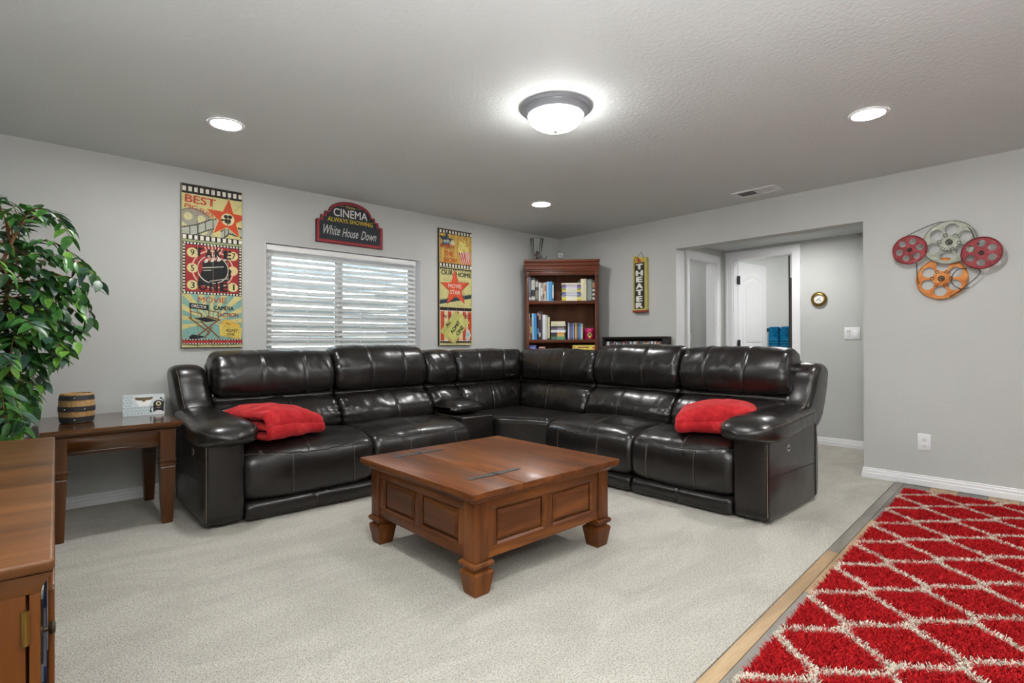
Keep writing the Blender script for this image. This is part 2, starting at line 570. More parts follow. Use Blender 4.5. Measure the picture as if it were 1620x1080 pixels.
# plank floor beyond the carpet edge: rows parallel to that edge
pl_mats = []
for k, (d, m_, l) in enumerate([((148, 122, 92), (178, 150, 116), (198, 172, 138)), ((112, 106, 100), (138, 132, 125), (160, 154, 146)),
                                ((132, 116, 98), (160, 144, 124), (184, 166, 144)), ((96, 92, 88), (122, 118, 112), (142, 136, 130))]):
    pl_mats.append(wood('floor_plank_wood_%d' % k, rgb(*d), rgb(*m_), rgb(*l), 'x', 0.4, 0.05, 9))
ang = math.atan(0.055)
ex, ey = Vector((math.cos(ang), math.sin(ang))), Vector((math.sin(ang), -math.cos(ang)))
org = Vector((0.0, edge_y(0)))
prng = random.Random(3)
rows = [0.004, 0.060]
while rows[-1] < 4.3: rows.append(rows[-1] + 0.165)
fixed = {0: [(0.4, -1.945, 1), (-1.947, -3.9, 0), (-3.902, -6.2, 2)], 1: [(0.4, -1.2, 3), (-1.202, -2.55, 0), (-2.552, -4.3, 1), (-4.302, -6.2, 0)]}
for r in range(len(rows) - 1):
    segs = fixed.get(r)
    if segs is None:
        segs = []
        a = 0.4 + prng.uniform(0, 0.8)
        k = [1, 2, 0, 3, 0, 2, 1, 0][r % 8]
        while a > -6.2:
            b_ = a - prng.uniform(1.1, 1.6)
            segs.append((a, b_ + 0.002, k))
            a = b_
            k = prng.choice([0, 1, 2, 3])
    for (a, b_, k) in segs:
        q = [org + ex * a + ey * rows[r], org + ex * b_ + ey * rows[r], org + ex * b_ + ey * (rows[r + 1] - 0.003), org + ex * a + ey * (rows[r + 1] - 0.003)]
        # clip to the room box
        bm_ = bmesh.new()
        bm_.faces.new([bm_.verts.new((p.x, p.y, 0)) for p in q])
        for co, no in (((XL, 0, 0), (-1, 0, 0)), ((-0.001, 0, 0), (1, 0, 0)), ((0, YF, 0), (0, -1, 0))):
            bmesh.ops.bisect_plane(bm_, geom=bm_.verts[:] + bm_.edges[:] + bm_.faces[:], plane_co=co, plane_no=no, clear_outer=True)
        if len(bm_.faces):
            f = bm_.faces[:][0]
            MB().prism([(v.co.x, v.co.y) for v in f.verts], 'z', -0.0119, -0.003).build('plank', pl_mats[k], floor, 0)
        bm_.free()

BASE = [(0, 0), (0.015, 0), (0.015, 0.040), (0.011, 0.045), (0.011, 0.062), (0.0065, 0.068), (0.0065, 0.078), (0, 0.082)]
def baseboard(name, p, q, nrm):
    """profile run from p to q (x,y), nrm points into the room"""
    p, q, n = Vector(p), Vector(q), Vector(nrm)
    rings = [[(e.x + n.x * d, e.y + n.y * d, z) for (d, z) in BASE] for e in (p, q)]
    return struct(MB().rings(rings).build(name, M['white'], None, 20))
baseboard('baseboard_back', (XL, 0), (0, 0), (0, -1))
baseboard('baseboard_right', (0, -0.016), (0, OY0 + 0.0), (-1, 0))
b_ = baseboard('baseboard_right.001', (0, OY1 - 0.0), (0, YF), (-1, 0))
baseboard('baseboard_opening', (-0.015, OY1), (0.175, OY1), (0, 1))
baseboard('baseboard_left', (XL, 0), (XL, YF), (1, 0))
baseboard('baseboard_hall', (1.28, -2.435), (1.28, -4.3), (-1, 0))

# hall, the room on its left, and the bathroom behind
HZ = 2.23
DY0, DY1, DZ = -1.665, -2.37, 2.125
poly = [(-0.2, -0.1), (-0.2, H), (-4.4, H), (-4.4, -0.1), (DY1, -0.1), (DY1, DZ), (DY0, DZ), (DY0, -0.1)]
struct(MB().prism(poly, 'x', 1.28, 1.40).build('wall_hall', M['wall']))
LX0, LX1, LZ = 0.45, 1.10, 2.083
poly = [(0.16, -0.1), (0.16, H), (1.28, H), (1.28, -0.1), (LX1, -0.1), (LX1, LZ), (LX0, LZ), (LX0, -0.1)]
struct(MB().prism(poly, 'y', -1.55, -1.43).build('wall_hall_left', M['wall']))
struct(bx('wall_hall_front', M['wall'], None, 0.16, 1.28, -4.5, -4.4, -0.1, H))
struct(bx('ceiling_hall', M['ceiling'], None, 0.16, 1.28, -4.4, -1.55, HZ, H))
struct(bx('wall_side_room', M['wall'], None, 0.16, 1.28, -0.30, -0.2, -0.1, H))
struct(bx('ceiling_side_room', M['ceiling'], None, 0.16, 1.28, -1.43, -0.3, 2.36, H))
struct(bx('wall_bath_back', M['wall'], None, 2.42, 2.52, -3.3, -0.2, -0.1, H))
struct(bx('wall_bath_left', M['wall'], None, 1.40, 3.0, -0.6, -0.5, -0.1, H))
struct(bx('wall_bath_right', M['wall'], None, 1.40, 3.0, -3.4, -3.3, -0.1, H))
struct(bx('ceiling_bath', M['ceiling'], None, 1.40, 3.0, -3.3, -0.6, 2.4, 2.5))

def u_trim(name, a0, a1, top, w, axis, p0, p1):
    """door casing around an opening a0..a1 x 0..top as one U-shaped board, with a raised outer bead"""
    lo, hi = min(a0, a1), max(a0, a1)
    def U(i, o): return [(lo - o, 0), (lo - o, top + o), (hi + o, top + o), (hi + o, 0), (hi + i, 0), (hi + i, top + i), (lo - i, top + i), (lo - i, 0)]
    t = struct(MB().prism(U(-0.004, w), axis, p0, p1).build(name, M['white'], None, 20))
    d = (p1 - p0) * 0.45
    MB().prism(U(w - 0.026, w - 0.003), axis, p1, p1 + d).build('bead', M['white'], t, 20)
    return t
def u_jamb(name, a0, a1, top, axis, p0, p1):
    lo, hi = min(a0, a1), max(a0, a1)
    pts = [(lo, 0), (lo, top), (hi, top), (hi, 0), (hi - 0.018, 0), (hi - 0.018, top - 0.018), (lo + 0.018, top - 0.018), (lo + 0.018, 0)]
    return struct(MB().prism(pts, axis, p0, p1).build(name, M['white'], None, 20))
u_trim('trim_1', DY0, DY1, DZ, 0.075, 'x', 1.28, 1.265)
u_jamb('trim_2', DY0, DY1, DZ, 'x', 1.279, 1.401)
u_trim('trim_3', LX0, LX1, LZ, 0.068, 'y', -1.55, -1.565)
u_jamb('trim_4', LX0, LX1, LZ, 'y', -1.551, -1.429)
# painted wood return inside the wide opening, left side
struct(bx('trim_5', M['white_soft'], None, 0.004, 0.165, OY0 - 0.004, OY0 + 0.002, 0.0, OZ - 0.004, 0.002))

# bathroom door, swung open into the bathroom, two arched panels
door = thing('door_1', 'white two panel door standing open into the bathroom', None, (1.385, DY0 - 0.03, 0.0), math.radians(-90 + 84), kind='structure')
dl, dt, dz = 0.66, 0.035, 2.095
bx('door_slab', M['white'], door, 0.0, dl, 0.0, dt, 0.012, dz, 0.003, True)
def arch_panel(z0, z1, rise, grow):
    pts = [(0.11 - grow, z0 - grow), (dl - 0.11 + grow, z0 - grow)]
    a, b2 = dl - 0.11 + grow, 0.11 - grow
    for i in range(13):
        t = i / 12
        pts.append((a + (b2 - a) * t, z1 + grow + rise * math.sin(PI * t)))
    return pts
for (z0, z1, rise) in ((1.06, 1.86, 0.07), (0.2, 0.92, 0.0)):
    fr = MB()
    o_, i_ = arch_panel(z0, z1, rise, 0.018), arch_panel(z0, z1, rise, -0.008)
    n = len(o_)
    vs = [(p[0], -0.001, p[1]) for p in o_] + [(p[0], -0.008, p[1]) for p in arch_panel(z0, z1, rise, 0.006)] + [(p[0], -0.001, p[1]) for p in i_]
    fr.add(vs, [(k * n + i, k * n + (i + 1) % n, (k + 1) * n + (i + 1) % n, (k + 1) * n + i) for k in (0, 1) for i in range(n)])
    fr.build('panel_moulding', M['white'], door, 60, True)
    MB().prism(arch_panel(z0, z1, rise, -0.05), 'y', -0.006, 0.0).build('raised_panel', M['white'], door, 20, True)
for z in (1.82, 1.035, 0.25):
    h = MB()
    h.rbox(-0.03, 0.03, -0.006, 0.001, z, z + 0.1, 0.002)
    h.tube([(0.0, -0.009, z - 0.004), (0.0, -0.009, z + 0.104)], 0.008, 8)
    h.build('hinge', M['black'], door, 35, True)['label'] = 'black door hinge'
kb = MB().lathe([(0.0, 0.0), (0.03, 0.0), (0.03, 0.006), (0.011, 0.010), (0.011, 0.035), (0.026, 0.042), (0.031, 0.055), (0.026, 0.068), (0.0, 0.072)], 18, mtx=Matrix.Translation((dl - 0.06, 0.0, 1.02)) @ Matrix.Rotation(PI / 2, 4, 'X'))
kb.build('door_knob', M['bronze'], door, 35, True)['label'] = 'dark round door knob'

# painted returns of the window recess
for k, (a, b, c, d) in enumerate(((WX0 - .001, WX0 + .004, WZ0, WZ1), (WX1 - .004, WX1 + .001, WZ0, WZ1), (WX0, WX1, WZ1 - .004, WZ1 + .001))):
    struct(bx('trim_%d' % (6 + k), M['white'], None, a, b, .002, .100, c, d))
# window: vinyl slider in a drywall recess
win = thing('window_1', 'white sliding window in a drywall recess behind the sectional', None, ((WX0 + WX1) / 2, 0.1, WZ0), 0, kind='structure')
def rect_frame(name, mat, parent, x0, x1, z0, z1, w, y0, y1):
    return solid_with_hole(x0, x1, z0, z1, x0 + w, x1 - w, z0 + w, z1 - w, y0, y1).build(name, mat, parent, 20)
rect_frame('frame', M['white'], win, WX0 + .001, WX1 - .001, WZ0 + .001, WZ1 - .001, 0.035, 0.10, 0.158)
rect_frame('sash', M['white'], win, WX0 + .036, -2.90, WZ0 + .036, WZ1 - .036, 0.045, 0.106, 0.128)
rect_frame('sash', M['white'], win, -2.965, WX1 - .036, WZ0 + .036, WZ1 - .036, 0.045, 0.13, 0.152)
bx('pane', M['glass'], win, WX0 + .081, -2.945, 0.115, 0.119, WZ0 + .081, WZ1 - .081)
bx('pane', M['glass'], win, -2.92, WX1 - .081, 0.139, 0.143, WZ0 + .081, WZ1 - .081)
bx('window_sill', M['white'], win, WX0 - .0, WX1, -0.012, 0.099, WZ0 - 0.02, WZ0 + 0.0005, 0.002)

# ================================================================== SECTIONAL SOFA
class Cushion:
    """puffed upholstery: a (d, z) outline swept along u with rounded, gathered ends"""
    def __init__(s, fr, u0, u1, prof, endr=0.05, inset=0.03, crown=0.012, wr=0.004, gather=0.004, seams=(), seed=0, M_=80, tens=10):
        s.fr, s.endr, s.inset, s.crown, s.wr, s.gather, s.seams, s.seed, s.M = fr, endr, inset, crown, wr, gather, seams, seed, M_
        s.u0 = u0 if callable(u0) else (lambda d, a=u0: a)
        s.u1 = u1 if callable(u1) else (lambda d, a=u1: a)
        pts = resample(catmull([Vector((p[0], p[1], 0)) for p in prof], tens), 240)
        area = sum(pts[i].x * pts[(i + 1) % 240].y - pts[(i + 1) % 240].x * pts[i].y for i in range(240))
        sg = 1 if area > 0 else -1
        s.P = pts
        s.N = []
        for i in range(240):
            t = (pts[(i + 2) % 240] - pts[i - 2]).normalized()
            s.N.append(Vector((t.y * sg, -t.x * sg, 0)))
        c = sum(pts, Vector()) / 240
        s.c = c
    def S(s, t, q, out=0.0):
        f = (q % 1.0) * 240
        i = int(f) % 240
        w = f - int(f)
        p = s.P[i].lerp(s.P[(i + 1) % 240], w)
        n = s.N[i].lerp(s.N[(i + 1) % 240], w)
        L = abs(s.u1(s.c.x) - s.u0(s.c.x))
        e = min(t, 1 - t) * L
        r = 1.0 if e >= s.endr else math.sqrt(max(0.0, 1 - (1 - e / s.endr) ** 2))
        off = -(1 - r) * s.inset + s.crown * (1 - (2 * t - 1) ** 2)
        u = t * L
        k = s.seed * 7.31
        off += s.wr * (noise.noise(Vector((u * 4.5 + k, p.x * 6, p.y * 6))) + 0.30 * noise.noise(Vector((u * 11 + k, p.x * 8, p.y * 8 + k))))
        if s.gather:
            g = math.exp(-e / 0.07)
            off += s.gather * g * noise.noise(Vector((q * 24, k, u * 2))) * 1.6
            off += s.gather * 1.1 * noise.noise(Vector((u * 19 + p.y * 7, k, q * 4))) * (0.12 + 1.1 * abs(noise.noise(Vector((u * 2.6, k + 5, q * 2)))))
        for sm in s.seams:
            du = abs(t - sm) * L
            off -= 0.007 * math.exp(-(du / 0.010) ** 2) * r
        p = p + n * (off + out)
        uu = s.u0(p.x) + (s.u1(p.x) - s.u0(p.x)) * t
        return Vector(s.fr(uu, p.x, p.y))
    def ts(s):
        L = abs(s.u1(s.c.x) - s.u0(s.c.x))
        e = min(s.endr / L, 0.45)
        a = [0.0] + [e * (1 - math.cos(PI / 2 * k / 6)) for k in range(1, 7)]
        n = max(6, int((L - 2 * s.endr) / 0.015))
        mid = [e + (1 - 2 * e) * k / n for k in range(1, n)]
        for sm in s.seams: mid += [sm - 0.022 / L, sm - 0.010 / L, sm, sm + 0.010 / L, sm + 0.022 / L]
        out = sorted(a + mid + [1 - x for x in a])
        return [x for i, x in enumerate(out) if i == 0 or x - out[i - 1] > 1e-5]
    def build(s, name, mat, parent):
        rings = [[s.S(t, j / s.M) for j in range(s.M)] for t in s.ts()]
        return MB().rings(rings).build(name, mat, parent, 70)
    def q_at(s, z, dmin):
        best = min((i for i in range(240) if s.P[i].x > dmin), key=lambda i: abs(s.P[i].y - z))
        return best / 240
    def seam_line(s, t, q0, q1, out, n=24):
        return [s.S(t, q0 + (q1 - q0) * i / n, out) for i in range(n + 1)]

frA = lambda u, d, z: (u, -0.12 - d, z)
frB = lambda u, d, z: (-0.80 - d, u, z)
sofa = thing('sectional_sofa', 'dark brown leather L-shaped reclining sectional sofa in the room corner', 'sofa', (-2.6, -1.6, 0))
LE = M['leather']

P_HEAD = [(.285, .728), (.348, .752), (.372, .83), (.350, .93), (.290, 1.02), (.20, 1.05), (.11, 1.03), (.06, .95), (.08, .85), (.15, .77), (.22, .73)]
P_ROLL = [(.315, .672), (.328, .698), (.306, .725), (.265, .735), (.22, .71), (.225, .67), (.27, .65)]
P_LUMB = [(.44, .42), (.482, .47), (.478, .55), (.425, .63), (.355, .675), (.29, .685), (.23, .64), (.25, .52), (.32, .43), (.38, .40)]
P_SHELL = [(0.01, .10), (.15, .08), (.30, .10), (.30, .40), (.24, .66), (.17, .93), (.10, .97), (.03, .93), (0.0, .60), (0.0, .30)]
P_SEAT = [(.40, .30), (.39, .40), (.45, .448), (.56, .462), (.68, .468), (.80, .463), (.90, .448), (.965, .425), (1.003, .385), (1.018, .33), (1.022, .25), (1.012, .175), (.99, .142), (.93, .135), (.75, .22), (.55, .26)]
P_FOOT = [(.985, .012), (1.018, .022), (1.026, .06), (1.018, .10), (.985, .122), (.94, .115), (.90, .09), (.90, .03), (.94, .012)]
P_HEAD_W = [(p[0], .715 + (p[1] - .715) * 0.955) for p in P_HEAD]

def tubes(lines, r, name, mat, parent, n=5):
    m = MB()
    for l in lines: m.tube(l, r, n)
    o = m.build(name, mat, parent, 60)
    if len(lines) > 1: o['kind'] = 'stuff'
    return o

def back_set(fr, u0, u1, seed, head=P_HEAD, roll=True, seam_h=(0.36, 0.72), seam_l=(0.56,), shell=True):
    h = Cushion(fr, u0, u1, head, 0.060, 0.050, 0.014, 0.008, 0.0075, seam_h, seed)
    h.build('headrest', LE, sofa)
    l = Cushion(fr, u0, u1, P_LUMB, 0.055, 0.040, 0.018, 0.010, 0.0125, seam_l, seed + 3)
    l.build('lumbar_cushion', LE, sofa)
    if roll:
        Cushion(fr, u0, u1, P_ROLL, 0.05, 0.022, 0.003, 0.004, 0.005, (), seed + 5, 40).build('neck_roll', LE, sofa)
    if shell:
        Cushion(fr, u0, u1, P_SHELL, 0.03, 0.02, 0.0, 0.002, 0.0, (), seed + 9, 48).build('backrest', LE, sofa)
    st = []
    for sm in seam_h: st.append(h.seam_line(sm + 0.010, h.q_at(.73, .25), h.q_at(1.0, .2), 0.0005))
    for sm in seam_l: st.append(l.seam_line(sm + 0.010, l.q_at(.45, .4), l.q_at(.66, .36), 0.0005))
    tubes(st, 0.0009, 'stitching', M['stitch_dark'], sofa, 4)

def seat_set(fr, u0, u1, seed, foot=True):
    c = Cushion(fr, u0, u1, P_SEAT, 0.060, 0.036, 0.022, 0.006, 0.004, (), seed, 110)
    c.build('seat_cushion', LE, sofa)
    front = []
    n = 40
    for i in range(n + 1):
        t = 0.015 + 0.97 * i / n
        z = 0.428 - 0.045 * math.sin(PI * t)
        front.append((t, c.q_at(z, 0.9)))
    pip = [[c.S(t, q, 0.0005) for t, q in front]]
    st = [[c.S(t, q + 0.0045, 0.0012) for t, q in front]]
    for t in (0.45,):
        pip.append(c.seam_line(t, c.q_at(.30, -1) * 0 + c.q_at(0.455, 0.5) - 0.10, c.q_at(0.385, .9), 0.0))
        st.append(c.seam_line(t + 0.009, c.q_at(0.455, 0.5) - 0.10, c.q_at(0.385, .9), 0.0008))
    for t in (0.32, 0.80):
        pip.append(c.seam_line(t, c.q_at(0.385, .9), c.q_at(0.15, .95), 0.0))
        st.append(c.seam_line(t + 0.009, c.q_at(0.385, .9), c.q_at(0.15, .95), 0.0008))
    tubes(pip, 0.0032, 'piping', M['piping'], sofa)
    tubes(st, 0.0009, 'stitching', M['stitch'], sofa, 4)
    if foot:
        f = Cushion(fr, u0 + 0.004, u1 - 0.004, P_FOOT, 0.03, 0.02, 0.002, 0.003, 0.003, (0.5,), seed + 4, 40)
        f.build('footrest', LE, sofa)
        m = MB()
        a, b = fr(u0 + .02, .42, .03), fr(u1 - .02, .93, .30)
        m.box(min(a[0], b[0]), max(a[0], b[0]), min(a[1], b[1]), max(a[1], b[1]), .03, .22)
        m.build('base_frame', M['leather_dark'], sofa)

A1, A2, A3, A4, A5 = -4.105, -3.225, -2.345, -1.99, -1.98
back_set(frA, -4.115, A2 - .002, 1)
back_set(frA, A2 + .002, A3, 2, [(p[0], p[1] + (0.03 if p[1] > .8 else 0.0)) for p in P_HEAD])
back_set(frA, A3 + .006, A4, 3, P_HEAD_W, True, (), ())
mitA = lambda d: -0.803 - max(d, 0.16)
mitB = lambda d: -0.123 - max(d, 0.16)
back_set(frA, lambda d: A4 + .004, mitA, 4, P_HEAD_W, True, (0.33, 0.72), (0.48,))
back_set(frB, lambda d: -1.462, mitB, 5, P_HEAD_W, True, (0.38, 0.72), (0.55,))
back_set(frB, -2.345, -1.468, 6, [(p[0], p[1] + (0.03 if p[1] > .8 else 0.0)) for p in P_HEAD])
back_set(frB, -3.205, -2.35, 7, [(p[0], p[1] + (0.012 if p[1] > .8 else 0.0)) for p in P_HEAD])
seat_set(frA, A1, A2 - .001, 11)
seat_set(frA, A2 + .001, A3 - .002, 12)
seat_set(frB, -2.348, -1.47, 13)
seat_set(frB, -3.115, -2.351, 14)

# corner seat
def pad(poly, z0, z1, r, crown, name, mat, parent, wr=0.004):
    pts = resample(catmull([Vector((p[0], p[1], 0)) for p in poly], 8), 96)
    a = sum(pts[i].x * pts[(i + 1) % 96].y - pts[(i + 1) % 96].x * pts[i].y for i in range(96))
    sg = 1 if a > 0 else -1
    nr = []
    for i in range(96):
        t = (pts[(i + 1) % 96] - pts[i - 1]).normalized()
        nr.append(Vector((t.y * sg, -t.x * sg, 0)))
    c = sum(pts, Vector()) / 96
    rings = []
    for z, o in [(z0, -.012), (z0 + .03, 0)] + [(z1 - r + r * math.sin(k * PI / 16), -r + r * math.cos(k * PI / 16)) for k in range(0, 9)]:
        rings.append([Vector((p.x + n.x * o, p.y + n.y * o, z)) for p, n in zip(pts, nr)])
    last = rings[-1]
    for k in range(1, 9):
        w = k / 9
        rings.append([Vector((p.x + (c.x - p.x) * w, p.y + (c.y - p.y) * w, z1 + crown * math.sin(PI / 2 * w) + wr * noise.noise(Vector((p.x * 5 * (1 - w), p.y * 5 * (1 - w), w * 3))))) for p in last])
    return MB().rings(rings).build(name, mat, parent, 70)
def dense(poly, n=6):
    out = []
    for i in range(len(poly)):
        a, b = poly[i], poly[(i + 1) % len(poly)]
        for k in range(n): out.append((a[0] + (b[0] - a[0]) * k / n, a[1] + (b[1] - a[1]) * k / n))
    return out
wp = dense([(-1.22, -.54), (-1.975, -.54), (-1.975, -1.04), (-1.93, -1.13), (-1.83, -1.30), (-1.79, -1.40), (-1.76, -1.462), (-1.22, -1.462)], 4)
pad(wp, .03, .452, .05, .015, 'corner_seat', LE, sofa)
wl = [(-1.972, -1.04), (-1.93, -1.133), (-1.832, -1.303), (-1.79, -1.402), (-1.763, -1.46)]
tubes([[Vector((p.x, p.y, .408)) for p in catmull([Vector((a, b, 0)) for a, b in wl], 6, False)]], 0.0035, 'piping', M['piping'], sofa)
tubes([[Vector((p.x - .003, p.y - .002, .400)) for p in catmull([Vector((a, b, 0)) for a, b in wl], 6, False)]], 0.0012, 'stitching', M['stitch'], sofa)

# console with cup holders and a lidded arm cushion
con = MB()
con.rbox(A3 + .008, A4 - .004, -1.005, -.50, .03, .468, .012, 3)
con.build('console', LE, sofa)
tubes([[(A3 + .022, -1.0065, .462), (A4 - .018, -1.0065, .462)], [(A3 + .012, -.99, .469), (A3 + .012, -.62, .469)]], 0.0015, 'stitching', M['stitch'], sofa)
for ux in (-2.245, -2.085):
    MB().lathe([(.028, .455), (.028, .4688), (.038, .4695), (.044, .4685), (.044, .467)], 24, (ux, -.90)).build('cup_holder', plain(96, 96, 98, 0.25, 0.8), sofa)['label'] = 'shiny round cup holder'
P_LID = [(.40, .485), (.48, .478), (.60, .48), (.70, .487), (.75, .515), (.71, .562), (.60, .590), (.50, .592), (.42, .57), (.385, .52)]
Cushion(frA, A3 + .0, A4 + .02, P_LID, 0.10, 0.05, 0.012, 0.006, 0.006, (), 31).build('console_lid', LE, sofa)

def arm(fr, uI, seed):
    uO = uI - .222
    p = [(.16, .06), (.2, .022), (.24, .02), (.6, .02), (.95, .02), (.99, .025), (1.006, .06), (1.008, .2), (1.006, .44), (.995, .52), (.96, .54), (.6, .55), (.3, .56), (.2, .56), (.17, .5), (.15, .3)]
    c = Cushion(fr, uO, uI - .003, p, .028, .02, .004, .003, 0, (), seed, 90)
    c.build('arm', LE, sofa)
    tubes([[fr(uO + .006, 1.006 - .002 * 0, z) for z in (.05, .2, .35, .50)],], .0016, 'stitching', M['stitch'], sofa)
    # arm pillow: superellipse rings along d
    rings = []
    N = 40
    ks = 26
    for k in range(ks + 1):
        w = k / ks
        d = .22 + .90 * w
        e = 1.0
        if w > .80: e = math.sqrt(max(0.0, 1 - ((w - .80) / .20) ** 2))
        if w < .08: e = math.sqrt(max(0.0, 1 - ((.08 - w) / .08) ** 2))
        e = max(e, .04)
        hw = (.125 + .055 * min(1, w / .7)) * (e ** .8)
        cu = uI - .128 + .035 * w
        zc = .600 - .045 * w - .012 * (1 - e)
        hh = (.075 + .010 * math.sin(PI * w)) * e
        r = []
        for j in range(N):
            a = 2 * PI * j / N
            ca, sa = math.cos(a), math.sin(a)
            x = math.copysign(abs(ca) ** .75, ca)
            y = math.copysign(abs(sa) ** (.85 if sa > 0 else .6), sa)
            wrk = .0035 * noise.noise(Vector((d * 14, a * 2, seed))) + .003 * noise.noise(Vector((d * 26 + a * 2, a * .6, seed + 3))) * (1 if abs(sa) < .75 else .3)
            r.append(Vector(fr(cu + x * (hw + wrk), d, zc + y * (hh + wrk))))
        rings.append(r)
    MB().rings(rings).build('arm_pillow', LE, sofa, 70)
    def around(ji, jo, out):
        a_, b_ = [], []
        for k in range(3, ks):
            c0 = sum(rings[k], Vector()) / N
            for lst, j in ((a_, ji), (b_, jo)): lst.append(rings[k][j] + (rings[k][j] - c0).normalized() * out)
        return a_ + b_[::-1]
    tubes([around(2, 18, .0008)], .0028, 'piping', M['piping'], sofa)
    tubes([around(37, 23, .0004), around(3, 17, .0006)], .0010, 'stitching', M['stitch'], sofa, 4)
    pw = [(.40, .50), (.37, .60), (.30, .70), (.262, .80), (.245, .88), (.20, .935), (.12, .948), (.04, .925), (.0, .85), (-.005, .70), (.03, .55), (.15, .47), (.30, .46)]
    frw = lambda u, d, z: fr(u - .055 * max(0.0, (z - .50) / .45), d, z)
    w_ = Cushion(frw, uO + .018, uI + .012, pw, .05, .035, .012, .004, .003, (), seed + 5, 70)
    w_.build('wing', LE, sofa)
    q0, q1 = w_.q_at(.55, .3), w_.q_at(.92, .15)
    tubes([w_.seam_line(.14, q0, q1, .0016)], .0016, 'stitching', M['stitch'], sofa, 4)
    tubes([[fr(uO - .0015, .22, z) for z in (.04, .2, .4, .54)], [fr(uO - .0015, d, .26 + .02 * d) for d in (.24, .5, .8, .99)]], .0022, 'piping', M['piping'], sofa)
    # recliner switch plate on the outer side
    for nm, rr, hh_, mt in (('switch_plate', .020, .004, plain(178, 174, 168, .35, .4)), ('switch_button', .006, .007, M['black'])):
        b = MB()
        for du in ((0,) if nm == 'switch_plate' else (-.010, .010)):
            ring = lambda o, k: [Vector(fr(uO + .002 - o, .70 + du + k * rr * 1.5 * math.cos(2 * PI * j / 20), .43 + k * rr * (1.25 if nm == 'switch_plate' else 1) * math.sin(2 * PI * j / 20))) for j in range(20)]
            b.rings([ring(0, 1), ring(hh_, 1), ring(hh_ + .001, .85)])
        b.build(nm, mt, sofa)
arm(frA, -4.098, 41)
arm(frB, -3.112, 47)
# plain lower back panels and feet
bx('back_panel', LE, sofa, -1.99, -1.30, -.30, -.13, .05, .45, .02)
bx('back_panel', LE, sofa, -.98, -.81, -1.46, -.80, .05, .45, .02)

# ------------------------------------------------------------------ folded blankets
M_red = base_mat('red_fleece', None, 0.85, spec=0.2)
def _red():
    m, nt, b = M_red
    v = coords(nt)
    f = tnoise(nt, v, 14, 4, 0.6, 0.6)
    g = tnoise(nt, v, 320, 2, 0.7)
    nt.links.new(ramp(nt, f, [(0.3, rgb(146, 18, 24)), (0.55, rgb(180, 30, 36)), (0.78, rgb(204, 58, 60))]), b.inputs['Base Color'])
    b.inputs['Sheen Weight'].default_value = 0.6
    b.inputs['Sheen Tint'].default_value = rgb(255, 120, 120)
    bump(nt, b, g, 0.35, 0.004)
    return m
RED = _red()
def blanket(label, loc, rot, seed, Lx=.42, Ly=.40, th=.046, tilt=0.0):
    """one cloth folded four times, seen as rolled layers at the front edge"""
    t = thing('blanket', label, 'blanket', loc, rot, 'red blankets on the sectional')
    mid = []
    D = Ly
    lv = [0.032, 0.088, 0.150]
    # zigzag path in (y, z): bottom layer, middle layer, top layer
    path = []
    def run(y0, y1, z): 
        for k in range(9): path.append((y0 + (y1 - y0) * k / 8, z))
    def bend(y, z0, z1, sgn):
        r = (z1 - z0) / 2
        for k in range(1, 6): path.append((y + sgn * r * math.sin(PI * k / 6), z0 + r - r * math.cos(PI * k / 6)))
    run(D * .5 - .06, -D * .5 + .02, lv[0]); bend(-D * .5 + .02, lv[0], lv[1], -1)
    run(-D * .5 + .02, D * .5 - .03, lv[1]); bend(D * .5 - .03, lv[1], lv[2], 1)
    run(D * .5 - .03, -D * .5 + .055, lv[2])
    for k in range(1, 8): path.append((-D * .5 + .055 - .05 * math.sin(PI * .62 * k / 7), lv[2] - .05 + .05 * math.cos(PI * .62 * k / 7) + .0))
    P = resample([Vector((p[0], p[1], 0)) for p in path], 110, False)
    nrm = []
    for i in range(110):
        tt = (P[min(i + 1, 109)] - P[max(i - 1, 0)]).normalized()
        nrm.append(Vector((-tt.y, tt.x, 0)))
    NX = 34
    rings = []
    for kx in range(NX + 1):
        wx = kx / NX
        x = -Lx / 2 + Lx * wx
        e = min(wx, 1 - wx) * Lx
        rd = 1.0 if e > .03 else math.sqrt(max(.0, 1 - (1 - e / .03) ** 2))
        h = th / 2 * (0.25 + .75 * rd)
        top, bot = [], []
        for i in range(110):
            zz = P[i].y
            sway = .010 * noise.noise(Vector((x * 5 + seed, P[i].x * 5, i * .02)))
            pl = .011 * noise.noise(Vector((x * 8, P[i].x * 8 + seed, i * .06))) + .006 * noise.noise(Vector((x * 22 + P[i].x * 9, P[i].x * 16 + seed, 1.5)))
            dome = .040 * (1 - (2 * wx - 1) ** 2) * (zz / .13) * (1 - min(1, abs(P[i].x) / (D * .62)) ** 2)
            sag = -.035 * max(0, (abs(2 * wx - 1) - .55)) * (zz / .13)
            yy = P[i].x + sway * .8
            z0 = zz * (1 + tilt * (wx - .5)) + pl * min(1, zz / .05) + dome + sag
            slack = 0.012 * (zz / .13) * noise.noise(Vector((P[i].x * 6 + seed, 2.2, 0)))
            for lst, sg in ((top, 1), (bot, -1)):
                q = nrm[i] * (h * sg)
                z_ = max(0.004, z0 + q.y)
                lst.append(Vector((x + slack * (1 if wx > .5 else -1), yy + q.x, z_)))
        rings.append(top + bot[::-1])
    m = MB().rings(rings)
    o = m.build('fleece', RED, t, 80, True)
    return t
blanket('folded red fleece blanket on the left seat against the left arm', (-3.845, -.86, .480), math.radians(20), 2.0, .46, .46, tilt=-.35)
blanket('folded red fleece blanket on the right end seat against the right arm', (-1.46, -2.84, .480), math.radians(-66), 9.0, .52, .46, tilt=.25)

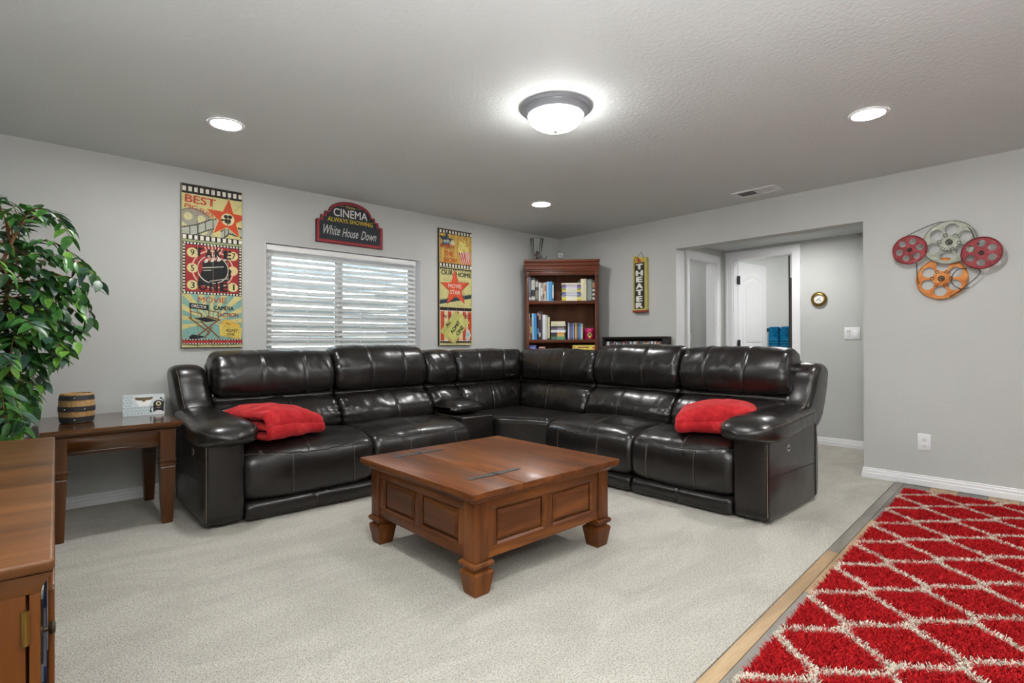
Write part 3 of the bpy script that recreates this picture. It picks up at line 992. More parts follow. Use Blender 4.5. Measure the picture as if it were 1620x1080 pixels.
# ================================================================== COFFEE TABLE TRUNK
ct = thing('coffee_table', 'square brown wooden trunk coffee table with panelled sides and block feet', 'table', (-3.205, -2.39, 0))
CX, CY = -3.205, -2.39
WXm, WYm, WZm = M['wood_x'], M['wood_y'], M['wood_z']
hb = .465          # half body
for sx in (-1, 1):
    for sy in (-1, 1):
        m = MB()
        m.stack(CX + sx * (hb - .045), CY + sy * (hb - .045), [(.036, .036, 0), (.040, .040, .006), (.055, .055, .098), (.050, .050, .108), (.040, .040, .112), (.040, .040, .120),
                (.050, .050, .124), (.057, .057, .134), (.057, .057, .144), (.050, .050, .152)])
        m.build('foot', WZm, ct, 20)
for sx in (-1, 1):
    for sy in (-1, 1):
        x, y = CX + sx * (hb - .04), CY + sy * (hb - .04)
        bx('corner_post', WZm, ct, x - .04, x + .04, y - .04, y + .04, .152, .412, .003)
def side(axis, sg):
    """rails, centre stile and two raised panels of one side"""
    def B(name, mat, a0, a1, z0, z1, d0, d1, r=.002):
        if axis == 'x':     # side facing +-y, runs along x
            y0, y1 = CY + sg * d0, CY + sg * d1
            bx(name, mat, ct, CX + a0, CX + a1, min(y0, y1), max(y0, y1), z0, z1, r)
        else:
            x0, x1 = CX + sg * d0, CX + sg * d1
            bx(name, mat, ct, min(x0, x1), max(x0, x1), CY + a0, CY + a1, z0, z1, r)
    mh = WXm if axis == 'x' else WYm
    i = hb - .08
    B('rail', mh, -i, i, .156, .205, hb - .03, hb - .006)
    B('rail', mh, -i, i, .368, .412, hb - .03, hb - .006)
    for a, b in ((-i, -i + .05), (-.028, .028), (i - .05, i)): B('stile', WZm, a, b, .205, .368, hb - .03, hb - .006)
    for a, b in ((-i + .05, -.028), (.028, i - .05)):
        B('panel_back', mh, a, b, .205, .368, hb - .035, hb - .022)
        m = MB()
        z0, z1 = .205, .368
        g, k = .014, .030
        def Q(u, z, d): return (CX + u, CY + sg * d, z) if axis == 'x' else (CX + sg * d, CY + u, z)
        vs = []
        for (ins, d) in ((g, hb - .022), (g, hb - .016), (k, hb - .008)):
            vs += [Q(a + ins, z0 + ins, d), Q(b - ins, z0 + ins, d), Q(b - ins, z1 - ins, d), Q(a + ins, z1 - ins, d)]
        fs = [(4 * r_ + j, 4 * r_ + (j + 1) % 4, 4 * r_ + 4 + (j + 1) % 4, 4 * r_ + 4 + j) for r_ in (0, 1) for j in range(4)] + [(8, 9, 10, 11), (3, 2, 1, 0)]
        m.add(vs, fs).build('raised_panel', mh, ct, 10)
        fr_ = MB()
        for rr in (0,):
            o = [(a, z0), (b, z0), (b, z1), (a, z1)]
            inn = [(a + .010, z0 + .010), (b - .010, z0 + .010), (b - .010, z1 - .010), (a + .010, z1 - .010)]
            vs = [Q(u, z, hb - .004) for u, z in o] + [Q(u, z, hb - .014) for u, z in inn] + [Q(u, z, hb - .022) for u, z in o]
            fr_.add(vs, [(j, (j + 1) % 4, 4 + (j + 1) % 4, 4 + j) for j in range(4)] + [(8 + j, 8 + (j + 1) % 4, (j + 1) % 4, j) for j in range(4)])
        fr_.build('panel_moulding', mh, ct, 10)
for ax in ('x', 'y'):
    for sg in (-1, 1): side(ax, sg)
bx('bottom_board', WXm, ct, CX - hb + .05, CX + hb - .05, CY - hb + .05, CY + hb - .05, .158, .172)
def frame_ring(name, mat, hw, z, parent):
    """square moulding: profile list of (half width, z)"""
    m = MB()
    m.stack(CX, CY, [(h_, h_, zz) for h_, zz in zip(hw, z)])
    return m.build(name, mat, parent, 15)
frame_ring('top_moulding', WXm, (.467, .472, .476, .486, .498, .503, .503), (.410, .414, .420, .428, .432, .436, .441), ct)
# two-leaf top: hinge line runs along y, a third of the way in
HXL = CX - .212
ht = .512
for a, b in ((CX - ht, HXL - .0015), (HXL + .0015, CX + ht)):
    m = MB()
    m.add([(a + .008, CY - ht + .008, .441), (b, CY - ht + .008, .441), (b, CY + ht - .008, .441), (a + .008, CY + ht - .008, .441)], [])
    m.v = []
    m.rbox(a, b, CY - ht, CY + ht, .441, .470, .005, 2)
    m.build('lid', WYm, ct)
for y in (CY - .302, CY + .368):
    for sg in (-1, 1):
        pts = [(0, -.021), (.035, -.021), (.06, -.014), (.125, -.012), (.138, -.018), (.168, 0), (.138, .018), (.125, .012), (.06, .014), (.035, .021), (0, .021)]
        MB().prism([(HXL + sg * (p[0] + .004), y + p[1]) for p in pts], 'z', .4702, .4732).build('strap_hinge', M['iron'], ct, 20)
    MB().tube([(HXL, y - .018, .4745), (HXL, y + .018, .4745)], .0045, 8).build('hinge_pin', M['iron'], ct)

# ================================================================== END TABLE
et = thing('end_table', 'glossy brown wooden end table with carved square legs beside the sofa', 'table', (-4.71, -.43, 0))
ex0, ex1, ey0, ey1 = -5.045, -4.375, -.83, -.03
ew = M['end_x']
m = MB()
cx_, cy_ = (ex0 + ex1) / 2, (ey0 + ey1) / 2
hx_, hy_ = (ex1 - ex0) / 2, (ey1 - ey0) / 2
m.stack(cx_, cy_, [(hx_ - .005, hy_ - .005, .603), (hx_, hy_, .607), (hx_, hy_, .624), (hx_ - .004, hy_ - .004, .630)])
m.build('tabletop', ew, et, 15)
m = MB()
m.stack(cx_, cy_, [(hx_ - .035, hy_ - .035, .572), (hx_ - .033, hy_ - .033, .582), (hx_ - .022, hy_ - .022, .588), (hx_ - .012, hy_ - .012, .597), (hx_ - .010, hy_ - .010, .603)])
m.build('top_moulding', ew, et, 15)
for sx in (-1, 1):
    for sy in (-1, 1):
        x, y = cx_ + sx * (hx_ - .075), cy_ + sy * (hy_ - .075)
        MB().stack(x, y, [(.026, .026, 0), (.028, .028, .004), (.040, .040, .345), (.037, .037, .352), (.037, .037, .358), (.044, .044, .362), (.044, .044, .370), (.037, .037, .374), (.037, .037, .380),
                   (.044, .044, .384), (.044, .044, .395), (.040, .040, .402), (.040, .040, .572)]).build('leg', M['end_z'], et, 15)
for (a, b, c, d) in ((ex0 + .115, ex1 - .115, ey0 + .048, ey0 + .066), (ex0 + .115, ex1 - .115, ey1 - .066, ey1 - .048)):
    bx('apron', ew, et, a, b, c, d, .478, .572, .002)
for (a, b) in ((ex0 + .048, ex0 + .066), (ex1 - .066, ex1 - .048)):
    bx('apron', ew, et, a, b, ey0 + .115, ey1 - .115, .478, .572, .002)
bx('apron_bead', ew, et, ex0 + .115, ex1 - .115, ey0 + .040, ey0 + .048, .492, .500, .002)

# barrel on the end table
br = thing('barrel_pot', 'small wooden barrel with three dark hoops on the end table', 'barrel', (-4.868, -.45, .630))
oak = wood('barrel_oak', rgb(150, 112, 66), rgb(188, 150, 100), rgb(208, 174, 124), 'z', 0.5, 0.0, 20)
def brad(z): return .079 + .010 * (1 - ((z - .09) / .09) ** 2)
prof = [(.062, .0), (brad(.004), .004)] + [(brad(z / 100), z / 100) for z in (2, 4, 6, 8, 9, 10, 12, 14, 16)] + [(brad(.178), .178), (.069, .180), (.067, .150), (.067, .02), (0.0, .018)]
bm_v = MB()
NB = 96
rings = []
for (r, z) in prof:
    rings.append([((r - (.0022 if (k % 6 == 0 and r > .07) else 0)) * math.cos(2 * PI * k / NB), (r - (.0022 if (k % 6 == 0 and r > .07) else 0)) * math.sin(2 * PI * k / NB), z) for k in range(NB)])
bm_v.rings(rings).build('barrel_body', oak, br, 40, True)
for z0, z1 in ((.006, .040), (.072, .102), (.140, .168)):
    MB().lathe([(brad(z0) - .003, z0), (brad(z0) + .0022, z0), (brad((z0 + z1) / 2) + .0022, (z0 + z1) / 2), (brad(z1) + .0022, z1), (brad(z1) - .003, z1)], 48, cap=False).build('hoop', plain(58, 58, 60, .55, .2), br, 30, True)
    for a in ((-1.2, -2.3) if z0 == .072 else (-1.75,)):
        zz = (z0 + z1) / 2
        r = brad(zz) + .003
        MB().lathe([(0.0, 0.003), (.003, .002), (.004, 0), (.004, -.002)], 8, cap=False, mtx=Matrix.Translation((r * math.cos(a), r * math.sin(a), zz)) @ Matrix.Rotation(a, 4, 'Z') @ Matrix.Rotation(PI / 2, 4, 'Y')).build('rivet', plain(214, 214, 212, .3, .6), br, 30, True)

# tissue holder
ti = thing('tissue_holder', 'pale blue patterned paper tissue holder with a one-eyed cartoon creature', 'tissue box', (-4.51, -.335, .630), math.radians(-5))
tw, th_, td = .116, .135, .045
u_pts = [(-tw, 0), (tw, 0), (tw, th_)] + [(.045 + .012 - .0 - .012 * 0, th_)] + [(.045 - .0, th_ - .035), (.028, th_ - .075), (-.028, th_ - .075), (-.045, th_ - .035), (-.057, th_)] + [(-tw, th_)]
for y in (0.0, td):
    MB().prism(u_pts if y == 0.0 else [(-tw, 0), (tw, 0), (tw, th_), (-tw, th_)], 'y', y, y + .003).build('panel', plain(222, 230, 232, .5), ti, 20, True)
for x in (-tw, tw - .003): bx('side', plain(214, 226, 230, .5), ti, x, x + .003, .003, td, 0, th_, 0, True)
bx('bottom', plain(214, 226, 230, .5), ti, -tw + .003, tw - .003, .003, td, 0, .003, 0, True)
m = MB()
for k in range(3): m.rbox(-.05, .05, .012 + k * .009, .019 + k * .009, .02, .098 + k * .004, .003)
m.build('tissues', plain(246, 246, 244, .8), ti, 35, True)
MB().lathe([(.050, 0), (.052, .001), (.052, .028), (.050, .029)], 24, cap=False, mtx=Matrix.Translation((0, .04, .088)) @ Matrix.Scale(.55, 4, (0, 1, 0))).build('liner', plain(120, 100, 70, .6), ti, 40, True)
pm = wmat(ti) @ Matrix(((1, 0, 0, 0), (0, 0, -1, 0), (0, 1, 0, 0), (0, 0, 0, 1)))
p1, p2 = Print(), Print()
for i in range(9):
    for j in range(7):
        x, z = -.108 + i * .019 + (.0095 if j % 2 else 0), .012 + j * .0185
        if z > .055 and -.062 < x < .062 or x > .045: continue
        p1.ring(x, z, .0050, .0068, 12)
        p2.poly(circ(x, z, .0022, 8))
p1.build('pattern', plain(128, 168, 178, .5), ti, pm, .0004)
p2.build('pattern', plain(150, 190, 198, .5), ti, pm, .0005)
c1 = Print().poly([(.052, .018), (.112, .018), (.112, .06)] + [(.082 + .030 * math.cos(a), .072 + .024 * math.sin(a)) for a in [k * PI / 12 for k in range(0, 13)]] + [(.052, .06)])
c1.line([(.054, .05), (.040, .055), (.036, .035), (.038, .022)], .005).poly(circ(.038, .022, .006)).line([(.110, .062), (.116 - .004, .080), (.108, .098), (.098, .108)], .005).poly(circ(.096, .109, .006))
c1.build('creature_print', M['black'], ti, pm, .0008)
Print().poly(circ(.082, .072, .0155)).build('creature_print', plain(232, 222, 170, .5), ti, pm, .0012)
Print().poly(circ(.082, .072, .0085)).build('creature_print', plain(96, 84, 40, .5), ti, pm, .0014)
Print().poly(circ(.082, .072, .0045)).build('creature_print', plain(10, 10, 10, .5), ti, pm, .0016)
Print().ring(.082, .054, .010, .013, 12, PI * 1.1, PI * 1.9).build('creature_print', plain(200, 150, 120, .5), ti, pm, .0014)
Print().poly([(.060, .018)] + [(.082 + .022 * math.cos(a), .018 + .010 * math.sin(a)) for a in [PI - k * PI / 10 for k in range(11)]]).build('creature_print', plain(240, 240, 238, .5), ti, pm, .0014)

# ================================================================== BOOKCASE IN THE CORNER
SQ = -PI / 4
bcM = Matrix.Rotation(SQ, 4, 'Z')
bc = thing('bookcase', 'tall reddish brown wooden bookcase standing diagonally in the room corner', 'bookcase', (0, 0, 0), SQ)
BF, BB = -.778, -.50          # front and back in local y
XC = -.016
sxm, szm = M['shelf_x'], M['shelf_z']
hw = .412
for s in (-1, 1):
    x0, x1 = sorted((XC + s * (hw - .022), XC + s * hw))
    bx('side_panel', szm, bc, x0, x1, BF + .02, BB, 0.0, 1.93, .001, True)
    x0, x1 = sorted((XC + s * (hw - .036), XC + s * (hw + .004)))
    bx('front_stile', szm, bc, x0, x1, BF, BF + .02, 0.0, 1.875, .003, True)
    bx('corner_block', sxm, bc, min(x0, x1) - .002, max(x0, x1) + .002, BF - .004, BF + .02, 1.86, 1.925, .004, True)
bx('back_panel', wood('bookcase_back', rgb(62, 30, 14), rgb(92, 50, 24), rgb(110, 64, 32), 'z', .6, 0, 5), bc, XC - hw + .022, XC + hw - .022, BB, BB + .008, .08, 1.93, 0, True)
for zt, th_ in ((1.589, .037), (1.146, .040), (.80, .034), (.44, .034), (.10, .034)):
    bx('shelf', sxm, bc, XC - hw + .0225, XC + hw - .0225, BF + .006, BB - .001, zt - th_, zt, .003, True)
bx('plinth', sxm, bc, XC - hw + .03, XC + hw - .03, BF + .012, BF + .03, 0, .066, .002, True)
bx('top_rail', sxm, bc, XC - hw + .03, XC + hw - .03, BF + .002, BF + .02, 1.88, 1.925, .002, True)
m = MB()
def crown(pr):
    rings = []
    for (o, z) in pr:
        rings.append([(XC - hw - o, BB, z), (XC - hw - o, BF - o, z), (XC + hw + o, BF - o, z), (XC + hw + o, BB, z)])
    return MB().rings(rings)
crown([(0.0, 1.925), (.008, 1.928), (.010, 1.945), (.016, 1.952), (.016, 1.966), (.008, 1.972), (.009, 1.984), (.018, 1.996), (.019, 2.012), (.010, 2.018), (.012, 2.028), (.021, 2.038), (.022, 2.061), (0.0, 2.061)]).build('crown_moulding', sxm, bc, 12, True)

PAGES = plain(216, 208, 188, .8)
def col(c): return plain(c[0], c[1], c[2], .45)
def book(x, z, w, h, d, c, label, name='book', cat='book', group=None, lean=0.0, bands=(), y=BF + .03, flat=False, frame=None, yaw=0.0):
    """upright book: spine to the front; flat: lying with spine to the front"""
    m = MB()
    if flat:
        m.rbox(-w / 2, w / 2, 0, d, 0, h, .002, 1)
    else:
        n = 6
        arc = [(-w / 2 + w * k / n, -.003 * math.sin(PI * k / n) + .003) for k in range(n + 1)]
        m.prism(arc + [(w / 2, d), (-w / 2, d)], 'z', 0, h)
    o = link_mesh(name, m.mesh(name, col(c), 40), None)
    fm = frame if frame is not None else bcM
    loc = fm @ Vector((x, y, z))
    rz = math.atan2(fm[1][0], fm[0][0]) + yaw
    o.location = loc
    o.rotation_euler = (0, lean, rz)
    MW[o.name] = Matrix.Translation(loc) @ Matrix.Rotation(rz, 4, 'Z') @ Matrix.Rotation(lean, 4, 'Y')
    tag(o, label, cat, group)
    if not flat:
        MB().box(-w / 2 + .0015, w / 2 - .0015, .006, d - .003, h - .002, h + .0006).build('page_block', PAGES, o, 0, True)
    for (a, b, cc) in bands:
        k = MB()
        if flat: k.box(-w / 2 + w * a, -w / 2 + w * b, -.0006, .004, .0005, h - .0005)
        else: k.box(-w / 2 + .0015, w / 2 - .0015, -.0008, .0045, h * a, h * b)
        k.build('spine_label', col(cc), o, 0, True)
    return o
G1 = 'books on the top shelf of the corner bookcase'
def X1(px): return (px - 889.5) * .00722 - .012
Z1, Z2, Z3 = 1.589, 1.146, .80
S1 = [(834.9, 839.7, .288, (74, 80, 100), [(.06, .14, (206, 208, 214)), (.35, .85, (104, 112, 136))], 'tall navy hardback with pale bands, leftmost on the top shelf'),
      (840.3, 846.2, .268, (34, 36, 36), [(.48, .9, (172, 176, 164)), (.05, .2, (190, 190, 182))], 'black hardback with a grey-green spine label beside the tall navy one'),
      (846.8, 851.6, .246, (58, 56, 52), [(.08, .5, (126, 122, 108)), (.66, .92, (168, 164, 150))], 'dark grey paperback with speckled spine, third from the left on the top shelf'),
      (852.2, 855.4, .214, (206, 210, 212), [], 'slim pale grey book on the top shelf'),
      (855.7, 858.6, .212, (150, 150, 146), [(.3, .7, (214, 212, 206))], 'slim mid grey book with white label on the top shelf'),
      (858.9, 861.2, .212, (188, 170, 146), [(.12, .4, (96, 80, 62))], 'slim tan book beside the grey ones on the top shelf'),
      (861.4, 863.9, .214, (214, 196, 170), [(.55, .85, (176, 96, 60))], 'slim cream book with orange label on the top shelf'),
      (864.6, 868.4, .224, (140, 192, 226), [], 'light blue book, left one of the blue pair on the top shelf'),
      (868.6, 873.2, .224, (70, 146, 208), [], 'bright blue book, right one of the blue pair on the top shelf'),
      (873.6, 876.1, .216, (60, 110, 126), [(.15, .85, (214, 220, 214))], 'slim teal and white book at the right end of the left row, top shelf')]
for (a, b, h, c, bands, lab) in S1:
    book(X1((a + b) / 2), Z1, (b - a) * .00722, h, .17, c, lab, group=G1, bands=bands)
lay = [((206, 186, 52), (232, 226, 196), 'yellow puzzle paperback lying at the bottom of the stack'), ((226, 214, 96), (226, 222, 206), 'pale yellow paperback, second from the bottom of the top shelf stack'),
       ((150, 152, 148), (214, 214, 206), 'grey paperback with white spine in the lower part of the top shelf stack'), ((122, 132, 176), (204, 206, 216), 'periwinkle paperback in the lower half of the top shelf stack'),
       ((88, 92, 128), (198, 198, 200), 'slate blue paperback in the middle of the top shelf stack'), ((226, 208, 112), (222, 220, 202), 'butter yellow paperback in the middle of the top shelf stack'),
       ((150, 160, 52), (220, 220, 204), 'olive paperback above the butter yellow one in the stack'), ((132, 120, 170), (206, 202, 216), 'lavender paperback near the top of the stack'),
       ((92, 74, 124), (190, 180, 204), 'purple paperback just under the top one of the stack'), ((216, 204, 176), (230, 222, 204), 'cream paperback lying on top of the top shelf stack')]
z = Z1
for k, (c, b, lab) in enumerate(lay):
    jit = .004 * math.sin(k * 2.7)
    book(X1(904.3) + jit, z, .222, .0205, .16, c, lab, group='flat books stacked on the top shelf', bands=[(.22, .80, b)], flat=True, y=BF + .028 + .003 * (k % 3))
    z += .0206
S1b = [(915.3, 918.6, .232, (86, 96, 92), [], .055, 'thin dark green book behind the cream spine on the top shelf'),
       (919.2, 928.2, .252, (216, 208, 174), [], 0, 'thick cream hardback at the right of the top shelf stack'),
       (929.2, 936.6, .248, (104, 116, 108), [(.06, .94, (128, 140, 132))], 0, 'grey-green hardback between the cream and the banded book'),
       (937.2, 943.4, .238, (46, 40, 36), [(.06, .16, (222, 214, 198)), (.26, .36, (206, 198, 182)), (.46, .56, (222, 214, 198)), (.62, .88, (168, 116, 84))], 0, 'dark book with white bands, rightmost on the top shelf')]
for (a, b, h, c, bands, dy, lab) in S1b:
    book(X1((a + b) / 2), Z1, (b - a) * .00722, h, .17 - dy, c, lab, group=G1, bands=bands, y=BF + .03 + dy)
G2 = 'books on the second shelf of the corner bookcase'
S2 = [(834.6, 837.8, .300, (212, 196, 180), [(.1, .5, (176, 60, 50)), (.62, .8, (120, 60, 44))], 0, 'tall white and red book, leftmost on the second shelf'),
      (838.2, 841.4, .250, (112, 72, 50), [(.3, .6, (176, 168, 92))], 0, 'shorter brown book with olive label beside the white and red one'),
      (841.8, 845.0, .302, (142, 196, 226), [], -.02, 'pale blue book, left one of the blue pair on the second shelf'),
      (845.2, 849.2, .300, (58, 140, 204), [], -.02, 'deep blue book, right one of the blue pair on the second shelf'),
      (849.9, 852.2, .318, (32, 28, 32), [(.86, .97, (222, 150, 160)), (.2, .4, (90, 150, 200))], 0, 'black book with a pink top label on the second shelf'),
      (852.4, 855.2, .326, (60, 46, 40), [(.7, .9, (190, 160, 130)), (.1, .25, (210, 210, 206))], 0, 'tallest brown-black book on the second shelf'),
      (855.4, 857.8, .322, (84, 70, 92), [], 0, 'tall dusky purple book left of the white one'),
      (858.2, 862.6, .286, (220, 222, 228), [], 0, 'wide white book in the middle of the second shelf row'),
      (862.8, 865.8, .280, (196, 198, 188), [], 0, 'pale grey book right of the wide white one'),
      (866.2, 869.8, .272, (34, 32, 26), [(.05, .95, (206, 200, 158))], 0, 'black book with long cream spine label, end of the second shelf row')]
for (a, b, h, c, bands, lean, lab) in S2:
    book(X1((a + b) / 2), Z2, (b - a) * .00722, h, .17, c, lab, group=G2, bands=bands, lean=lean)
z = Z2
for (c, hgt, w, band, lab) in [((74, 124, 100), .034, .164, (96, 156, 124), 'green book at the bottom of the second shelf stack'), ((60, 58, 60), .025, .168, (220, 190, 110), 'dark book with yellow spine label above the green one'),
                              ((38, 36, 36), .022, .166, (222, 164, 60), 'black book with orange spine label in the second shelf stack'), ((224, 224, 228), .029, .170, (236, 236, 238), 'white book in the middle of the second shelf stack'),
                              ((96, 90, 120), .025, .166, (150, 144, 160), 'grey purple book above the white one'), ((42, 36, 36), .018, .160, (90, 70, 60), 'thin black book near the top of the second shelf stack'),
                              ((206, 206, 176), .025, .170, (214, 214, 188), 'pale green book second from the top of its stack'), ((222, 214, 178), .032, .160, (226, 220, 190), 'thick cream book on top of the second shelf stack')]:
    book(X1(883.2), z, w, hgt - .0004, .16, c, lab, group='flat books stacked on the second shelf', bands=[(.42, .92, band)], flat=True, y=BF + .03)
    z += hgt
vid = [((40, 44, 60), 'charcoal'), ((196, 196, 220), 'pale lilac'), ((44, 52, 96), 'navy'), ((120, 108, 140), 'mauve'), ((40, 60, 120), 'royal blue'), ((120, 160, 200), 'sky blue'), ((36, 44, 84), 'midnight blue'),
       ((206, 160, 70), 'gold'), ((176, 120, 44), 'amber'), ((44, 56, 104), 'indigo'), ((60, 130, 140), 'teal'), ((50, 96, 156), 'cobalt'), ((150, 176, 206), 'pale blue'), ((188, 170, 110), 'straw')]
for k, (c, nm) in enumerate(vid):
    x = X1(897.2 + 25.2 * (k + .5) / len(vid))
    book(x, Z2, .0122, .186 + .006 * math.sin(k * 1.9), .135, c, nm + ' slim disc case in the row right of the second shelf stack', 'disc_case', 'disc case', 'slim disc cases on the second shelf', bands=[(.1, .8, tuple(min(255, v + 40) for v in c))])
# magenta tin
tin = thing('candy_tin', 'round magenta tin with a yellow and green emblem at the right end of a shelf', 'tin', bcM @ Vector((X1(933.3), BF + .10, Z2)), SQ)
MB().lathe([(.058, 0), (.064, .004), (.066, .10), (.064, .104)], 32).build('tin_body', plain(158, 22, 70, .35, .2), tin, 40, True)
MB().lathe([(.068, .096), (.068, .122), (.062, .128), (0, .130)], 32).build('lid', plain(206, 50, 116, .35, .2), tin, 40, True)
for nm, c, pts, k in (('emblem', (226, 190, 70), [(-.030, .058), (-.014, .066), (0, .078), (.014, .066), (.030, .058), (.018, .034), (0, .016), (-.018, .034)], .0672), ('emblem', (70, 120, 40), circ(0, .052, .017, 16, .011), .0680), ('emblem', (18, 30, 18), circ(0, .056, .010, 12, .006), .0687)):
    MB().add([(k * math.sin(p[0] / .066), -k * math.cos(p[0] / .066), p[1]) for p in pts], [tuple(range(len(pts)))]).build(nm, col(c), tin, 0, True)
# boxes on the third shelf
def carton(name, label, x, w, h, d, c, y=BF + .03):
    o = bx(name, col(c), None, -w / 2, w / 2, 0, d, 0, h, .003, True)
    o.location = bcM @ Vector((x, y, Z3))
    o.rotation_euler = (0, 0, SQ)
    MW[o.name] = Matrix.Translation(o.location) @ bcM
    return tag(o, label, 'box')
b1 = carton('game_box', 'blue box at the left of the third shelf, mostly hidden by the sofa', X1(842.5), .080, .282, .16, (58, 70, 150))
b2 = carton('game_box', 'small red and white box between the blue and yellow boxes on the third shelf', X1(857.4), .074, .262, .16, (196, 160, 150))
b3 = carton('game_box', 'yellow game box with red lettering at the right of the third shelf', X1(924.6), .270, .282, .20, (226, 206, 84))
frm = Matrix(((1, 0, 0, 0), (0, 0, -1, 0), (0, 1, 0, 0), (0, 0, 0, 1)))
Print().rect(-.03, .03, .23, .262).build('print', col((130, 140, 200)), b1, wmat(b1) @ frm, .0006)
Print().rect(-.03, .03, .236, .250).build('print', col((150, 50, 44)), b2, wmat(b2) @ frm, .0006)
sq = Print()
sq.line([(-.075 + .0035 * k, .254 + .008 * math.sin(k * 1.9) * (1 if k % 5 else .2)) for k in range(36)], .006)
sq.build('lettering', col((150, 64, 40)), b3, wmat(b3) @ frm, .0006)
Print().poly(circ(.108, .252, .016)).poly(circ(-.115, .256, .009)).build('print', col((206, 120, 70)), b3, wmat(b3) @ frm, .0006)

# on top of the bookcase
vz = 2.061
vs_ = thing('glass_vase', 'tall fluted clear glass vase with dark red filling on the bookcase', 'vase', bcM @ Vector((X1(849.5), BF + .12, vz)), SQ)
def fl(r, z, a=.004, n=72, k=12): return [((r + a * math.cos(k * 2 * PI * j / n)) * math.cos(2 * PI * j / n), (r + a * math.cos(k * 2 * PI * j / n)) * math.sin(2 * PI * j / n), z) for j in range(n)]
MB().rings([fl(.0, .0, 0), fl(.046, .0, 0), fl(.044, .012), fl(.043, .04), fl(.050, .10), fl(.060, .17), fl(.070, .235), fl(.076, .262), fl(.0725, .262), fl(.0665, .235), fl(.0565, .17), fl(.0465, .10), fl(.040, .045), fl(.039, .02), fl(.0, .016, 0)], cap=False).build('vase_body', M['vase_glass'], vs_, 80, True)
m = MB()
rg = random.Random(4)
for k in range(34):
    a, r, z = rg.uniform(0, 2 * PI), rg.uniform(0, .026), .026 + rg.uniform(0, .085)
    s_ = rg.uniform(.008, .013)
    m.lathe([(0, -s_), (s_ * .7, -s_ * .7), (s_, 0), (s_ * .7, s_ * .7), (0, s_)], 7, cap=False, mtx=Matrix.Translation((r * math.cos(a), r * math.sin(a), z)))
f_ = m.build('potpourri', plain(84, 26, 34, .7), vs_, 60, True)
f_['kind'] = 'stuff'
orn = thing('bird_ornament', 'small black ornament with raised wing shape beside the glass vase', 'ornament', bcM @ Vector((X1(860.5), BF + .10, vz)), SQ)
MB().prism([(-.040, 0), (.020, 0), (.030, .018), (.052, .066), (.046, .066), (.012, .030), (-.004, .036), (-.030, .062), (-.040, .056), (-.034, .02)], 'y', -.012, .012).build('body', M['black'], orn, 30, True)
sen = thing('motion_sensor', 'small white motion sensor high in the room corner', 'sensor', (-.035, -.035, 2.19), SQ)
bx('housing', M['white'], sen, -.03, .03, -.02, .02, 0, .066, .008, True)
MB().lathe([(.016, 0), (.014, .005), (.008, .009), (0, .010)], 16, mtx=Matrix.Translation((0, -.02, .032)) @ Matrix.Rotation(PI / 2, 4, 'X')).build('lens', plain(196, 200, 204, .3), sen, 40, True)

# ================================================================== LOW MEDIA SHELF AGAINST THE RIGHT WALL
ms = thing('media_shelf', 'low black-brown media shelf full of disc cases along the right wall', 'shelf', (-.085, -1.21, 0))
em = M['espresso']
y0, y1 = -1.61, -.80
for a, b in ((y0, y0 + .028), (y1 - .028, y1)): bx('side_panel', em, ms, -.155, -.018, a, b, 0, 1.148, .001)
bx('top_panel', em, ms, -.158, -.018, y0 - .002, y1 + .002, 1.148, 1.172, .002)
bx('back_panel', em, ms, -.024, -.018, y0 + .028, y1 - .028, .04, 1.148)
for z in (.93, .70, .47, .24, .04): bx('shelf', em, ms, -.153, -.024, y0 + .028, y1 - .028, z - .02, z, .001)
fB = Matrix(((0, 1, 0, 0), (-1, 0, 0, 0), (0, 0, 1, 0), (0, 0, 0, 1)))      # local x -> -y, local y -> +x
names = [((222, 222, 228), 'white'), ((60, 60, 110), 'dark blue'), ((198, 208, 170), 'pale green'), ((150, 146, 170), 'grey lilac'), ((70, 70, 76), 'charcoal'), ((170, 168, 160), 'stone grey'), ((206, 196, 150), 'cream'),
         ((116, 122, 140), 'slate'), ((30, 34, 48), 'black'), ((92, 116, 150), 'steel blue'), ((190, 90, 70), 'brick red'), ((224, 216, 200), 'ivory'), ((90, 110, 100), 'grey green'), ((70, 120, 176), 'mid blue'), ((150, 70, 60), 'dark red'), ((216, 222, 232), 'bluish white')]
rg = random.Random(21)
ordn = ['first', 'second', 'third', 'fourth', 'fifth', 'sixth', 'seventh', 'eighth', 'ninth', 'tenth']
def ordinal(k):
    tens = ['', 'tenth', 'twentieth', 'thirtieth', 'fortieth', 'fiftieth']
    tn = ['', '', 'twenty', 'thirty', 'forty', 'fifty']
    teen = ['eleventh', 'twelfth', 'thirteenth', 'fourteenth', 'fifteenth', 'sixteenth', 'seventeenth', 'eighteenth', 'nineteenth']
    if k <= 10: return ordn[k - 1]
    if k < 20: return teen[k - 11]
    return tens[k // 10] if k % 10 == 0 else tn[k // 10] + '-' + ordn[k % 10 - 1]
yy = -.838
k = 0
while yy > y0 + .05:
    k += 1
    w = rg.choice([.0142, .0142, .0142, .0225])
    if yy - w < y0 + .030: break
    c, nm = names[(k * 5 + rg.randint(0, 3)) % 16]
    c2, _n = names[rg.randint(0, 15)]
    h = .188 + rg.choice([0, 0, .003, -.012])
    book(-(yy - w / 2), .93, w, h, .118, c, '%s disc case, %s from the bookcase end of the media shelf row' % (nm, ordinal(k)), 'disc_case', 'disc case', 'disc cases in the low media shelf',
         bands=[(.08, .35, c2), (.55, .8, tuple(min(255, v + 50) for v in c))], y=-.146, frame=fB)
    yy -= w + .0006

